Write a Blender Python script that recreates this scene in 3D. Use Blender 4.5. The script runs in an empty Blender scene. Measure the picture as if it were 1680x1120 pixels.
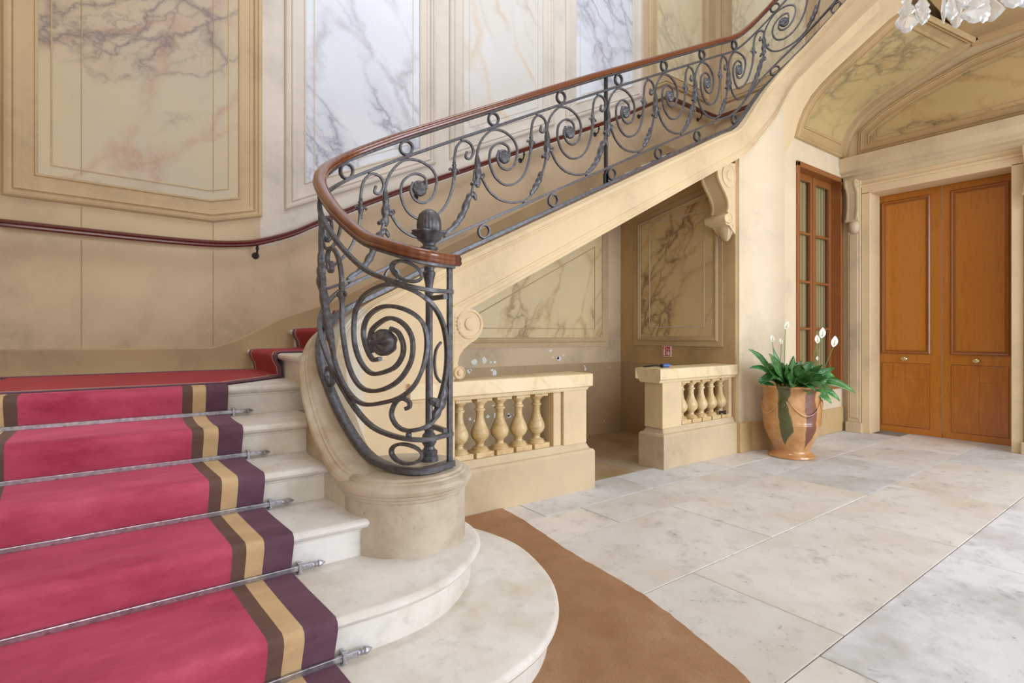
import bpy, bmesh, math, random
from mathutils import Vector, Matrix
random.seed(7)
R = math.radians
SC = bpy.context.scene
COL = SC.collection
# ------------------------------------------------------------ camera, sky, sun, exposure
FWD = Vector((0.59342, 0.80489, 0)); RGT = Vector((0.80489, -0.59342, 0))
cd = bpy.data.cameras.new('camera'); cam = bpy.data.objects.new('camera', cd); COL.objects.link(cam)
cam.location = (0, 0, 1.35); cam.rotation_euler = (R(90), 0, -math.atan2(FWD.x, FWD.y))
cd.sensor_width = 36; cd.lens = 869.0/1680*36; cd.shift_y = -10/1680; cd.clip_start = .05
SC.camera = cam
w = bpy.data.worlds.new('sky'); SC.world = w; w.use_nodes = True
bg = w.node_tree.nodes['Background']; bg.inputs[0].default_value = (0.97, 0.975, 1.0, 1); bg.inputs[1].default_value = 0.72
def area(name, loc, target, sx, sy, power, col):
    l = bpy.data.lights.new(name, 'AREA'); l.shape = 'RECTANGLE'; l.size = sx; l.size_y = sy; l.energy = power; l.color = col
    o = bpy.data.objects.new(name, l); COL.objects.link(o); o.location = loc
    o.rotation_euler = (Vector(target)-Vector(loc)).to_track_quat('-Z', 'Y').to_euler(); return o
area('courtyard_daylight', (6.2, -3.6, 2.4), (5.3, 3.0, .5), 4.5, 3.8, 480, (.78, .87, 1.0))
area('rear_daylight', (-.5, -5.0, 3.0), (1.5, 3.0, 1.2), 3.5, 4.0, 150, (1.0, .96, .90))  # lamp added behind the camera; the opening it stands for is unseen
area('stairwell_skylight', (2.6, 1.6, 8.6), (2.7, 4.6, 3.0), 3.5, 3.0, 280, (.80, .88, 1.0))
SC.view_settings.view_transform = 'Standard'; SC.view_settings.look = 'None'
SC.view_settings.exposure = -0.14; SC.view_settings.gamma = 1; SC.view_settings.use_curve_mapping = False

# ------------------------------------------------------------ materials
def lin(c):
    f = lambda x: x/12.92 if x <= .04045 else ((x+.055)/1.055)**2.4
    return (f(c[0]/255), f(c[1]/255), f(c[2]/255), 1)
class NT:
    def __init__(s, name):
        s.m = bpy.data.materials.new(name); s.m.use_nodes = True; s.t = s.m.node_tree; s.b = s.t.nodes['Principled BSDF']
        s.tc = s.n('ShaderNodeTexCoord')
    def n(s, typ, ins=None, **kw):
        x = s.t.nodes.new(typ)
        for k, v in kw.items(): setattr(x, k, v)
        for k, v in (ins or {}).items():
            i = x.inputs[k]
            if hasattr(v, 'default_value') or hasattr(v, 'is_output'): s.t.links.new(v, i)
            else: i.default_value = v
        return x
    def link(s, a, b): s.t.links.new(a, b)
    def map(s, rot=(0,0,0), scale=(1,1,1), src=None, loc=(0,0,0)):
        return s.n('ShaderNodeMapping', {'Vector': src or s.tc.outputs['Object'], 'Rotation': rot, 'Scale': scale, 'Location': loc}).outputs[0]
    def noise(s, scale, detail=4, rough=.55, vec=None, dist=0):
        return s.n('ShaderNodeTexNoise', {'Vector': vec or s.tc.outputs['Object'], 'Scale': scale, 'Detail': detail, 'Roughness': rough, 'Distortion': dist}).outputs
    def math(s, op, a, b=0.0, c=0.0, clamp=False):
        x = s.n('ShaderNodeMath', operation=op, use_clamp=clamp)
        for i, v in enumerate((a, b, c)):
            if isinstance(v, (int, float)): x.inputs[i].default_value = v
            else: s.link(v, x.inputs[i])
        return x.outputs[0]
    def ramp(s, fac, stops, interp='LINEAR'):
        x = s.n('ShaderNodeValToRGB', {'Fac': fac}); cr = x.color_ramp; cr.interpolation = interp
        while len(cr.elements) < len(stops): cr.elements.new(.5)
        for e, (p, c) in zip(cr.elements, stops): e.position = p; e.color = c if len(c) == 4 else lin(c)
        return x.outputs[0]
    def mix(s, fac, a, b, mode='MIX'):
        x = s.n('ShaderNodeMix', data_type='RGBA', blend_type=mode)
        for i, v in ((0, fac), (6, a), (7, b)):
            if isinstance(v, (int, float)): x.inputs[i].default_value = v
            elif isinstance(v, tuple): x.inputs[i].default_value = v if len(v) == 4 else lin(v)
            else: s.link(v, x.inputs[i])
        return x.outputs[2]
    def bump(s, h, strength=.2, dist=.01):
        x = s.n('ShaderNodeBump', {'Height': h, 'Strength': strength, 'Distance': dist}); s.link(x.outputs[0], s.b.inputs['Normal'])
    def out(s, col, rough=.6, **kw):
        if isinstance(col, tuple): s.b.inputs['Base Color'].default_value = col if len(col) == 4 else lin(col)
        else: s.link(col, s.b.inputs['Base Color'])
        if isinstance(rough, (int, float)): s.b.inputs['Roughness'].default_value = rough
        else: s.link(rough, s.b.inputs['Roughness'])
        for k, v in kw.items(): s.b.inputs[k].default_value = v
        return s.m
WH, BK = (1,1,1,1), (0,0,0,1)
def ds(c, f):
    g = .3*c[0]+.59*c[1]+.11*c[2]; return tuple(x+(g-x)*f for x in c)
def plaster(name, c, var=.10, dark=None, spec=.3, rough=.55):
    c = ds(c, .05)
    k = NT(name); n1 = k.noise(1.1, 5, .6)[0]; n2 = k.noise(14, 6, .7)[0]; n3 = k.noise(120, 2, .6)[0]
    d = dark or tuple(x*(1-var*1.6) for x in c); l = tuple(min(255, x*(1+var*.7)) for x in c)
    a = k.ramp(n1, [(.3, d), (.5, c), (.72, l)])
    b = k.mix(k.ramp(n2, [(.35, (0,0,0,1)), (.65, WH)]), a, tuple(min(255, x*1.04) for x in c))
    x = k.mix(.45, a, b); x = k.mix(k.math('MULTIPLY', n3, .16), x, tuple(v*.72 for v in c))
    k.bump(n3, .10, .003)
    return k.out(x, rough, **{'Specular IOR Level': spec})
def marble(name, base, base2, vein, vein2, rot=0.6, axis='XZ', scale=1.0, dens=1.0, cells=.6, gloss=.35):
    k = NT(name); o = k.tc.outputs['Object']
    oi = k.n('ShaderNodeObjectInfo').outputs['Random']
    off = k.n('ShaderNodeCombineXYZ', {'X': k.math('MULTIPLY', oi, 13.0), 'Y': k.math('MULTIPLY', oi, 7.0), 'Z': k.math('MULTIPLY', oi, 9.0)}).outputs[0]
    v0 = k.n('ShaderNodeVectorMath', {0: o, 1: off}, operation='ADD').outputs[0]
    rv = (0, rot, 0) if axis == 'XZ' else ((rot, 0, 0) if axis == 'YZ' else (0, 0, rot))
    stv = (.36, 1, 1) if axis != 'YZ' else (1, .36, 1)
    wn = k.noise(2.6*scale, 6, .68, v0)[1]
    wv = k.n('ShaderNodeVectorMath', {0: wn, 1: (.5,.5,.5)}, operation='SUBTRACT').outputs[0]
    wv = k.n('ShaderNodeVectorMath', {0: wv, 'Scale': .30/scale}, operation='SCALE').outputs[0]
    v1 = k.n('ShaderNodeVectorMath', {0: v0, 1: wv}, operation='ADD').outputs[0]
    vr = k.n('ShaderNodeMapping', {'Vector': v1, 'Rotation': rv}).outputs[0]
    vm = k.n('ShaderNodeMapping', {'Vector': vr, 'Scale': stv}).outputs[0]
    vor = lambda sc: k.n('ShaderNodeTexVoronoi', {'Vector': vm, 'Scale': sc}, feature='DISTANCE_TO_EDGE').outputs[0]
    vbig, vmid, vsm = vor(1.5*scale), vor(4.4*scale*dens), vor(8.5*scale*dens)
    msk = k.noise(1.15*scale, 3, .5, vm)[0]
    m1 = k.ramp(msk, [(.46, BK), (.56, WH)]); m2 = k.ramp(msk, [(.53, BK), (.63, WH)])
    thick = k.ramp(k.noise(3.0*scale, 3, .6, v0)[0], [(.35, (.15,.15,.15,1)), (.65, WH)])
    e0 = k.ramp(vbig, [(0, WH), (.012, (.7,.7,.7,1)), (.06, BK)])
    e1 = k.ramp(vmid, [(0, WH), (.022, (.55,.55,.55,1)), (.10, (.08,.08,.08,1)), (.2, BK)])
    e2 = k.ramp(vsm, [(0, WH), (.03, (.4,.4,.4,1)), (.12, BK)])
    cl = k.noise(.9*scale, 4, .6, v1)[0]
    col = k.mix(k.ramp(cl, [(.35, BK), (.65, WH)]), base, base2)
    col = k.mix(k.math('MULTIPLY', m1, .16), col, vein2)
    col = k.mix(k.math('MULTIPLY', k.math('MULTIPLY', e0, thick), .75), col, vein2)
    col = k.mix(k.math('MULTIPLY', k.math('MULTIPLY', e1, m1), .95*cells), col, vein)
    col = k.mix(k.math('MULTIPLY', k.math('MULTIPLY', e2, m2), .75*cells), col, vein)
    gr = k.noise(60, 3, .6)[0]; col = k.mix(k.math('MULTIPLY', gr, .10), col, tuple(x*.6 for x in base))
    return k.out(col, gloss, **{'Specular IOR Level': .4})
def stone(name, c, spot=.5, warm=None, rough=.5, bumpy=.15, scale=1.0, spotcol=(120,110,98)):
    c = ds(c, .30); warm = ds(warm, .22) if warm else None
    k = NT(name); o = k.tc.outputs['Object']; oi = k.n('ShaderNodeObjectInfo').outputs['Random']
    off = k.n('ShaderNodeCombineXYZ', {'X': k.math('MULTIPLY', oi, 31.0), 'Y': k.math('MULTIPLY', oi, 17.0)}).outputs[0]
    v = k.n('ShaderNodeVectorMath', {0: o, 1: off}, operation='ADD').outputs[0]
    n1 = k.noise(1.6*scale, 6, .62, v)[0]; n2 = k.noise(9*scale, 6, .65, v)[0]; n3 = k.noise(38*scale, 5, .7, v)[0]
    w_ = warm or tuple(x*f for x, f in zip(c, (.97, .90, .78)))
    col = k.ramp(n1, [(.3, w_), (.52, c), (.75, tuple(min(255, x*1.06) for x in c))])
    col = k.mix(k.ramp(n2, [(.50, BK), (.75, (.35,.35,.35,1))]), col, tuple(x*.78 for x in c))
    sp = k.math('MULTIPLY', k.ramp(n3, [(.60, BK), (.68, WH)]), k.ramp(n2, [(.5, BK), (.62, WH)]))
    col = k.mix(k.math('MULTIPLY', sp, spot), col, spotcol)
    st2 = k.math('MULTIPLY', k.ramp(k.noise(3.4*scale, 7, .7, v, 1.2)[0], [(.54, BK), (.66, WH)]), k.ramp(n2, [(.42, BK), (.6, WH)]))
    col = k.mix(k.math('MULTIPLY', st2, spot*.38), col, spotcol)
    hv = k.n('ShaderNodeHueSaturation', {'Color': col, 'Value': k.math('ADD', .95, k.math('MULTIPLY', oi, .1)), 'Saturation': k.math('ADD', .75, k.math('MULTIPLY', oi, .5))}).outputs[0]
    k.bump(k.math('ADD', n2, k.math('MULTIPLY', n3, .5)), bumpy, .006)
    return k.out(hv, rough, **{'Specular IOR Level': .35})

M = {}
M['tan'] = plaster('tan_painted_plaster', (198,166,118), .10)
M['tan_low'] = plaster('stone_coloured_plaster', (206,183,148), .12)
M['tan_dark'] = plaster('darker_tan_plaster', (182,156,118), .10)
M['cream'] = plaster('cream_stringer_plaster', (222,196,154), .07)
M['pier'] = plaster('worn_pier_plaster', (222,203,172), .07)
M['upper_warm'] = plaster('upper_wall_warm_plaster', (202,178,142), .10)
M['upper_daylit'] = plaster('upper_wall_daylit_plaster', (214,203,188), .09)  # same wall as the warm part; cool daylight put into its colour
M['mould_warm'] = plaster('warm_moulding', (196,169,130), .09)
M['mould_pale'] = plaster('pale_moulding', (210,199,184), .08)  # on the stair wall, cool daylight put into the moulding colour
M['vault'] = plaster('shaded_olive_tan_plaster', (184,154,108), .10)  # darker copy of the tan; the vault's shade is put into its colour
M['curb'] = stone('worn_curb_stone', (206,193,170), .5, (164,134,94), .5, .12, 1.0)
M['drum'] = stone('grey_brown_drum_stone', (198,184,162), .6, (158,136,106), .45, .12, 1.3, (112,96,74))
M['step'] = stone('limestone_step', (228,222,213), .35, (212,198,174), .42, .12, 1.5)
M['slab'] = stone('limestone_slab', (220,214,206), .9, (212,198,178), .45, .10, .8)
M['slab_grey'] = stone('grey_slab', (210,210,212), .8, (188,182,170), .5, .15, 1.0)
M['slab_rough'] = stone('rough_pitted_slab', (222,222,224), .9, (176,172,166), .5, .55, .9, (110,106,100))
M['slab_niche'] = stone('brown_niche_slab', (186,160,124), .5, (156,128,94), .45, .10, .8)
M['joint'] = stone('joint_mortar', (150,140,122), .3, None, .8)
M['marble_p1'] = marble('painted_marble_cream', (202,184,146), (192,182,160), (122,110,112), (178,138,118), .62, 'XZ', 1.0, 1.0, .9)
M['marble_p2'] = marble('painted_marble_daylit_white', (214,219,228), (224,227,232), (122,126,146), (176,170,176), -.95, 'XZ', 1.0, 1.0, .75)  # white marble with cool daylight put into its colour
M['marble_p3'] = marble('painted_marble_ochre_white', (214,210,202), (220,218,214), (166,152,148), (214,180,140), -1.0, 'XZ', 1.0, 1.0, .5)
M['marble_p4'] = marble('painted_marble_yellow', (228,212,172), (230,222,196), (150,142,128), (206,176,122), -1.0, 'XZ', 1.0, 1.0, .5)
M['marble_niche'] = marble('painted_marble_niche', (222,202,154), (212,194,154), (122,94,62), (176,132,70), 1.1, 'XZ', 1.3, 1.0, .95)
M['marble_nicheY'] = marble('painted_marble_niche_side', (222,196,148), (210,184,142), (112,86,66), (184,134,88), 1.0, 'YZ', 1.3, 1.0, .95)
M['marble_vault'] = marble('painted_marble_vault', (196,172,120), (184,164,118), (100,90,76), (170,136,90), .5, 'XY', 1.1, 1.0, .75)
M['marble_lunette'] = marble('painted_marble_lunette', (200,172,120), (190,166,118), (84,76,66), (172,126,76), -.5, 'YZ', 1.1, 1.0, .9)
M['marble_cap'] = marble('painted_marble_coping', (238,220,180), (232,210,168), (176,152,124), (220,184,132), -.8, 'XZ', 2.6, 1.0, .35)
M['marble_bal'] = marble('painted_marble_baluster', (216,188,136), (226,204,160), (150,118,78), (196,152,86), .2, 'XZ', 5.0, .9, .5, .3)
def simple(name, c, rough, metal=0, spec=.5, var=.12, nscale=30, bump=0, **kw):
    k = NT(name); n = k.noise(nscale, 4, .6)[0]
    col = k.ramp(n, [(.3, tuple(x*(1-var) for x in c)), (.7, tuple(min(255, x*(1+var)) for x in c))])
    if bump: k.bump(n, bump, .004)
    return k.out(col, rough, **{'Metallic': metal, 'Specular IOR Level': spec, **kw})
M['iron'] = simple('dark_grey_wrought_iron', (88,87,91), .40, .4, .6, .22, 45, .25)
M['iron_dark'] = simple('black_iron', (48,46,46), .45, .3, .5, .2, 45, .2)
def wood(name, c1, c2, rot=(0,0,0), scale=(1,1,1), rough=.25, coat=.3, ws=14, dist=3.0):
    k = NT(name); v = k.map(rot, scale); wv = k.n('ShaderNodeTexWave', {'Vector': v, 'Scale': ws, 'Distortion': dist, 'Detail': 3, 'Detail Scale': 1.5}).outputs[0]
    n = k.noise(5, 4, .6, v)[0]
    a = k.mix(k.math('MULTIPLY', wv, .55), c1, c2); a = k.mix(k.math('MULTIPLY', n, .45), a, tuple(x*.72 for x in c1))
    return k.out(a, rough, **{'Coat Weight': coat, 'Coat Roughness': .12})
M['mahogany'] = wood('polished_mahogany', (116,58,28), (146,82,42), (0,0,0), (.6,.6,3), .22, .6)
M['mahogany_dark'] = wood('dark_red_mahogany', (92,30,20), (112,40,26), (0,0,0), (.6,.6,3), .25, .5)
M['oak'] = wood('varnished_oak', (176,102,22), (202,128,36), (0,0,0), (.25,.6,.10), .30, .35, 26, 5)
M['oak_figured'] = wood('figured_oak_panel', (186,110,26), (222,150,52), (0,0,0), (.3,1.0,.5), .28, .4, 9, 16)
M['oak_dark'] = wood('dark_oak_edge', (150,84,20), (176,106,32), (0,0,0), (.3,.6,.12), .3, .3, 20, 4)
M['window_wood'] = wood('reddish_window_wood', (146,86,40), (168,106,54), (0,0,0), (1,1,.15), .35, .25, 20, 4)
def velvet(name, c, light):
    k = NT(name); n = k.noise(5.0, 6, .7, k.map((0,0,0), (.5, 1, 1)))[0]; f = k.noise(260, 3, .7)[0]
    md = tuple((x+y)/2 for x, y in zip(c, light)); a = k.ramp(n, [(.3, tuple(x*.9 for x in c)), (.6, md), (.9, light)])
    a = k.mix(k.math('MULTIPLY', f, .22), a, tuple(x*.65 for x in c)); k.bump(f, .35, .003)
    return k.out(a, .85, **{'Sheen Weight': 1.0, 'Sheen Roughness': .35, 'Sheen Tint': lin(light), 'Specular IOR Level': .1})
M['carpet'] = velvet('crimson_carpet_pile', (184,64,88), (216,116,138))
M['carpet_red'] = velvet('deep_red_carpet_pile', (152,60,66), (172,80,84))
M['carpet_plum'] = velvet('plum_carpet_border', (98,68,82), (132,100,116))
M['carpet_brown'] = velvet('brown_carpet_border', (104,80,70), (126,102,90))
M['carpet_beige'] = velvet('beige_carpet_stripe', (208,176,130), (222,194,152))
def coir():
    k = NT('coir_mat_fibre'); n = k.noise(2.2, 5, .65)[0]; f = k.noise(170, 4, .8)[0]; g = k.noise(480, 2, .7)[0]
    a = k.ramp(n, [(.3, (172,126,92)), (.55, (192,148,112)), (.75, (210,170,136))]); a = k.mix(k.ramp(f, [(.4, BK), (.7, (.4,.4,.4,1))]), a, (132,90,58))
    k.bump(k.math('ADD', f, g), .8, .006); return k.out(a, .95, **{'Specular IOR Level': .1})
M['coir'] = coir()
M['steel'] = simple('brushed_steel', (176,176,184), .32, .85, .5, .15, 60)
M['brass'] = simple('pale_brass', (214,196,150), .2, .8, .5, .05, 30)
M['white_chip'] = simple('bare_white_plaster', (226,226,222), .8, 0, .2, .04, 20)
M['red_sign'] = simple('red_sign_plastic', (196,34,40), .4, 0, .5, .03)
M['white_sign'] = simple('white_sign_print', (238,236,232), .4, 0, .5, .02)
M['blue'] = simple('blue_plastic', (58,104,176), .4, 0, .5, .06)
M['black'] = simple('black_rubber', (28,27,28), .5, 0, .4, .1)
M['soil'] = simple('potting_soil', (58,42,30), .95, 0, .1, .3, 60, .6)
M['spathe'] = simple('white_spathe', (240,240,232), .45, 0, .3, .04, 12)
M['spadix'] = simple('cream_green_spadix', (196,200,130), .6, 0, .3, .1, 90, .4)
M['stem'] = simple('green_stem', (96,140,62), .45, 0, .4, .12, 20)
def curtain_mat():
    k = NT('olive_net_curtain'); w_ = k.n('ShaderNodeTexWave', {'Vector': k.map((0,0,0), (1,1,.02)), 'Scale': 9, 'Distortion': 2.5, 'Detail': 2}).outputs[0]
    return k.out(k.ramp(w_, [(0, (112,98,62)), (1, (158,142,100))]), .85)
M['curtain'] = curtain_mat()
def leafmat():
    k = NT('glossy_green_leaf'); n = k.noise(9, 4, .6)[0]; oi = k.n('ShaderNodeObjectInfo').outputs['Random']
    a = k.mix(k.ramp(n, [(.35, BK), (.7, WH)]), (34,88,42), (78,142,66))
    hv = k.n('ShaderNodeHueSaturation', {'Color': a, 'Hue': k.math('ADD', .47, k.math('MULTIPLY', oi, .05)), 'Value': k.math('ADD', .75, k.math('MULTIPLY', oi, .7))}).outputs[0]
    return k.out(hv, .28, **{'Specular IOR Level': .6})
M['leaf'] = leafmat()
M['leaf_rib'] = simple('pale_leaf_midrib', (120,164,92), .4, 0, .4, .06, 20)
def glass(name, tint=(1,1,1,1), rough=.0):
    k = NT(name); return k.out(tint, rough, **{'Transmission Weight': .72, 'IOR': 1.5, 'Alpha': 1})
M['crystal'] = glass('cut_crystal', (1,1,1,1), .12)
def pane_mat():
    k = NT('window_pane_glass'); tr = k.n('ShaderNodeBsdfTransparent'); gl = k.n('ShaderNodeBsdfGlossy', {'Roughness': .03})
    fr = k.n('ShaderNodeLayerWeight', {'Blend': .25}); mx = k.n('ShaderNodeMixShader'); k.link(k.math('MULTIPLY', k.math('POWER', fr.outputs[1], 3.0), .5), mx.inputs[0]); k.link(tr.outputs[0], mx.inputs[1]); k.link(gl.outputs[0], mx.inputs[2])
    k.link(mx.outputs[0], k.t.nodes['Material Output'].inputs['Surface']); return k.m
M['pane'] = pane_mat()
def potmat():
    k = NT('honey_glaze_with_green_and_brown_drips'); o = k.tc.outputs['Object']
    sx = k.n('ShaderNodeSeparateXYZ', {'Vector': o}).outputs
    ang = k.math('ARCTAN2', sx[1], sx[0]); wob = k.math('MULTIPLY', k.math('SUBTRACT', k.noise(5, 3, .5)[0], .5), .35)
    wz = k.math('MULTIPLY', k.math('SINE', k.math('MULTIPLY', sx[2], 13)), .05)
    a = k.math('ADD', k.math('ADD', ang, wob), wz)
    n = k.noise(6, 5, .6)[0]; col = k.ramp(n, [(.3, (176,120,68)), (.55, (198,148,94)), (.75, (216,174,124))])
    def streak(col, a0, wdt, zlow, c):
        d = k.math('ABSOLUTE', k.math('SUBTRACT', a, a0))
        ww = k.math('MULTIPLY', k.math('SMOOTH_MIN', k.math('MULTIPLY', k.math('SUBTRACT', sx[2], zlow), 5.0), 1.0, .3), wdt)
        m = k.ramp(k.math('SUBTRACT', ww, d), [(0, BK), (.05, WH)])
        return k.mix(k.math('MULTIPLY', m, .88), col, c)
    for a0, wd, zl, c in POT_STREAKS: col = streak(col, a0, wd, zl, c)
    k.bump(k.noise(14, 3, .5)[0], .15, .01)
    return k.out(col, .22, **{'Coat Weight': .5, 'Coat Roughness': .08})
va = math.atan2(-.80489, -.59342)   # direction from the pot towards the viewer
POT_STREAKS = [(va-.72, .26, .12, (44,70,34)), (va+.22, .26, .10, (104,50,42)), (va+1.25, .3, .2, (44,84,52)), (va+2.6, .28, .1, (104,50,42)), (va-2.2, .28, .12, (44,70,34))]
M['pot'] = potmat()

# ------------------------------------------------------------ mesh helpers
WL = {}
def link(name, verts, faces, mat, parent=None, smooth=False, origin=None, mats=None, fm=None, bevel=0, smooth_angle=None):
    me = bpy.data.meshes.new(name)
    if origin is None:
        xs, ys, zs = zip(*verts); origin = ((min(xs)+max(xs))/2, (min(ys)+max(ys))/2, min(zs))
    O = Vector(origin)
    me.from_pydata([tuple(Vector(v)-O) for v in verts], [], faces)
    bm = bmesh.new(); bm.from_mesh(me); bmesh.ops.recalc_face_normals(bm, faces=bm.faces); bm.to_mesh(me); bm.free()
    if mats:
        for m_ in mats: me.materials.append(M[m_])
        for p, i in zip(me.polygons, fm): p.material_index = i
    else: me.materials.append(M[mat])
    if smooth: me.polygons.foreach_set('use_smooth', [True]*len(me.polygons))
    if smooth_angle: me.set_sharp_from_angle(angle=R(smooth_angle))
    o = bpy.data.objects.new(name, me); COL.objects.link(o)
    return put(o, O, parent, bevel)
def put(o, O, parent, bevel=0):
    WL[o.name] = Vector(O)
    if parent: o.parent = parent; o.location = Vector(O)-WL[parent.name]
    else: o.location = O
    if bevel:
        b = o.modifiers.new('bevel', 'BEVEL'); b.width = bevel; b.segments = 2; b.limit_method = 'ANGLE'; b.angle_limit = R(35)
    return o
def inst(src, O, parent=None, rot=None, name=None):
    o = src.copy(); COL.objects.link(o); o.parent = None
    if name: o.name = name
    put(o, O, parent)
    if rot: o.rotation_euler = rot
    return o
def tag(o, label=None, cat=None, group=None, kind=None):
    if label: o['label'] = label
    if cat: o['category'] = cat
    if group: o['group'] = group
    if kind: o['kind'] = kind
    return o
def thing(name, loc, label, cat, group=None):
    o = bpy.data.objects.new(name, None); COL.objects.link(o); o.location = loc; WL[o.name] = Vector(loc); o.empty_display_size = .1
    return tag(o, label, cat, group)
def boxv(x0, x1, y0, y1, z0, z1):
    v = [(x, y, z) for z in (z0, z1) for x, y in ((x0,y0),(x1,y0),(x1,y1),(x0,y1))]
    return v, [(0,3,2,1),(4,5,6,7),(0,1,5,4),(1,2,6,5),(2,3,7,6),(3,0,4,7)]
def box(name, x0, x1, y0, y1, z0, z1, mat, parent=None, bevel=0):
    v, f = boxv(x0, x1, y0, y1, z0, z1); return link(name, v, f, mat, parent, bevel=bevel)
def merge(parts):
    V, F = [], []
    for v, f in parts:
        b = len(V); V += list(v); F += [tuple(i+b for i in q) for q in f]
    return V, F
def prism(poly, axis, a0, a1):
    """poly 2D extruded along axis: 'x' poly=(y,z); 'y' poly=(x,z); 'z' poly=(x,y)"""
    mk = {'x': lambda p, a: (a, p[0], p[1]), 'y': lambda p, a: (p[0], a, p[1]), 'z': lambda p, a: (p[0], p[1], a)}[axis]
    n = len(poly); V = [mk(p, a0) for p in poly]+[mk(p, a1) for p in poly]
    F = [tuple(range(n)), tuple(range(2*n-1, n-1, -1))]+[(i, (i+1) % n, n+(i+1) % n, n+i) for i in range(n)]
    return V, F
def rings(RG, closed_ring=True, closed_path=False, caps=True):
    n = len(RG[0]); V = [p for r in RG for p in r]; F = []; m = len(RG)
    for i in range(m if closed_path else m-1):
        j = (i+1) % m
        for k in range(n if closed_ring else n-1):
            l = (k+1) % n; F.append((i*n+k, i*n+l, j*n+l, j*n+k))
    if caps and closed_ring and not closed_path: F += [tuple(range(n-1, -1, -1)), tuple(range((m-1)*n, m*n))]
    return V, F
def lathe(prof, cx, cy, z0=0, seg=32, fn=None):
    RG = []
    for r, z in prof:
        RG.append([(cx+(r*(fn(2*math.pi*k/seg, z) if fn else 1))*math.cos(2*math.pi*k/seg), cy+(r*(fn(2*math.pi*k/seg, z) if fn else 1))*math.sin(2*math.pi*k/seg), z0+z) for k in range(seg)])
    return rings(RG)
def tube(pts, r, seg=8, closed=False, r2=None, caps=True):
    pts = [Vector(p) for p in pts]; n = len(pts); RG = []; up = None
    for i in range(n):
        a = pts[(i-1) % n] if closed else pts[max(i-1, 0)]; b = pts[(i+1) % n] if closed else pts[min(i+1, n-1)]
        t = (b-a).normalized()
        if up is None: up = t.orthogonal().normalized()
        up = (up-t*up.dot(t)); up = up.normalized() if up.length > 1e-6 else t.orthogonal().normalized()
        s_ = t.cross(up); rr = r if r2 is None else r+(r2-r)*i/(n-1)
        RG.append([tuple(pts[i]+up*math.cos(2*math.pi*k/seg)*rr+s_*math.sin(2*math.pi*k/seg)*rr) for k in range(seg)])
    return rings(RG, True, closed, caps)
def bar(pts, nors, wd, dp, closed=False, cap=True):
    """flat bar swept through pts; wd in the plane of the curve, dp along the normal. wd may be a function of 0..1"""
    pts = [Vector(p) for p in pts]; n = len(pts); RG = []
    for i in range(n):
        a = pts[(i-1) % n] if closed else pts[max(i-1, 0)]; b = pts[(i+1) % n] if closed else pts[min(i+1, n-1)]
        t = (b-a).normalized(); N = Vector(nors[i]); N = (N-t*N.dot(t)).normalized(); B = N.cross(t)
        w_ = (wd(i/(n-1)) if callable(wd) else wd)/2; d = (dp(i/(n-1)) if callable(dp) else dp)/2; c_ = .82
        RG.append([tuple(pts[i]+B*x*w_+N*y*d) for x, y in ((1,c_),(c_,1),(-c_,1),(-1,c_),(-1,-c_),(-c_,-1),(c_,-1),(1,-c_))])
    return rings(RG, True, closed, cap)
def offset(poly, d):
    n = len(poly); out = []
    A = sum(poly[i][0]*poly[(i+1) % n][1]-poly[(i+1) % n][0]*poly[i][1] for i in range(n)); sg = 1 if A > 0 else -1
    for i in range(n):
        p0, p1, p2 = Vector(poly[i-1]), Vector(poly[i]), Vector(poly[(i+1) % n])
        e1 = (p1-p0).normalized(); e2 = (p2-p1).normalized(); n1 = Vector((-e1.y, e1.x))*sg; n2 = Vector((-e2.y, e2.x))*sg
        b = (n1+n2); b = b/max(b.dot(n1), .2)*1.0 if b.length > 1e-6 else n1
        k = d/ max((b.normalized()).dot(n1), .3); q = p1+b.normalized()*k; out.append((q.x, q.y))
    return out
PLANES = {'y-': lambda p, h, c: (p[0], c-h, p[1]), 'x-': lambda p, h, c: (c-h, p[0], p[1]), 'x+': lambda p, h, c: (c+h, p[0], p[1]), 'z-': lambda p, h, c: (p[0], p[1], c-h)}
def moulding(poly, prof, plane, c):
    P = PLANES[plane]; RG = [[P(q, h, c) for q in offset(poly, d)] for d, h in prof]
    return rings(RG, True, False, False)
def panel(parent, poly, plane, c, prof, mat_field, mat_mould, mat_border=None, border=0, names=('panel', 'panel_moulding')):
    """field of an inset wall panel with its moulded frame"""
    P = PLANES[plane]; last = prof[-1]; inner = offset(poly, last[0])
    fv = [P(q, last[1]-.002, c) for q in inner]; bk = [P(q, last[1]-.012, c) for q in inner]; n = len(inner)
    f = link(names[0], fv+bk, [tuple(range(n)), tuple(range(2*n-1, n-1, -1))]+[(i, (i+1) % n, n+(i+1) % n, n+i) for i in range(n)], mat_field, parent)
    v, fc = moulding(poly, prof, plane, c); link(names[1], v, fc, mat_mould, f)
    return f
PF_BIG = [(0, 0), (0, .012), (.012, .026), (.030, .030), (.040, .018), (.052, .016), (.062, .028), (.074, .012), (.10, .010), (.104, .004), (.17, .004), (.176, .012), (.186, .012), (.192, .003)]
PF_MID = [(0, 0), (0, .010), (.06, .010), (.066, .020), (.085, .026), (.10, .016), (.112, .016), (.12, .005), (.125, .004)]
PF_SM = [(0, 0), (0, .006), (.03, .008), (.036, .016), (.05, .018), (.06, .008), (.07, .002)]
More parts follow.
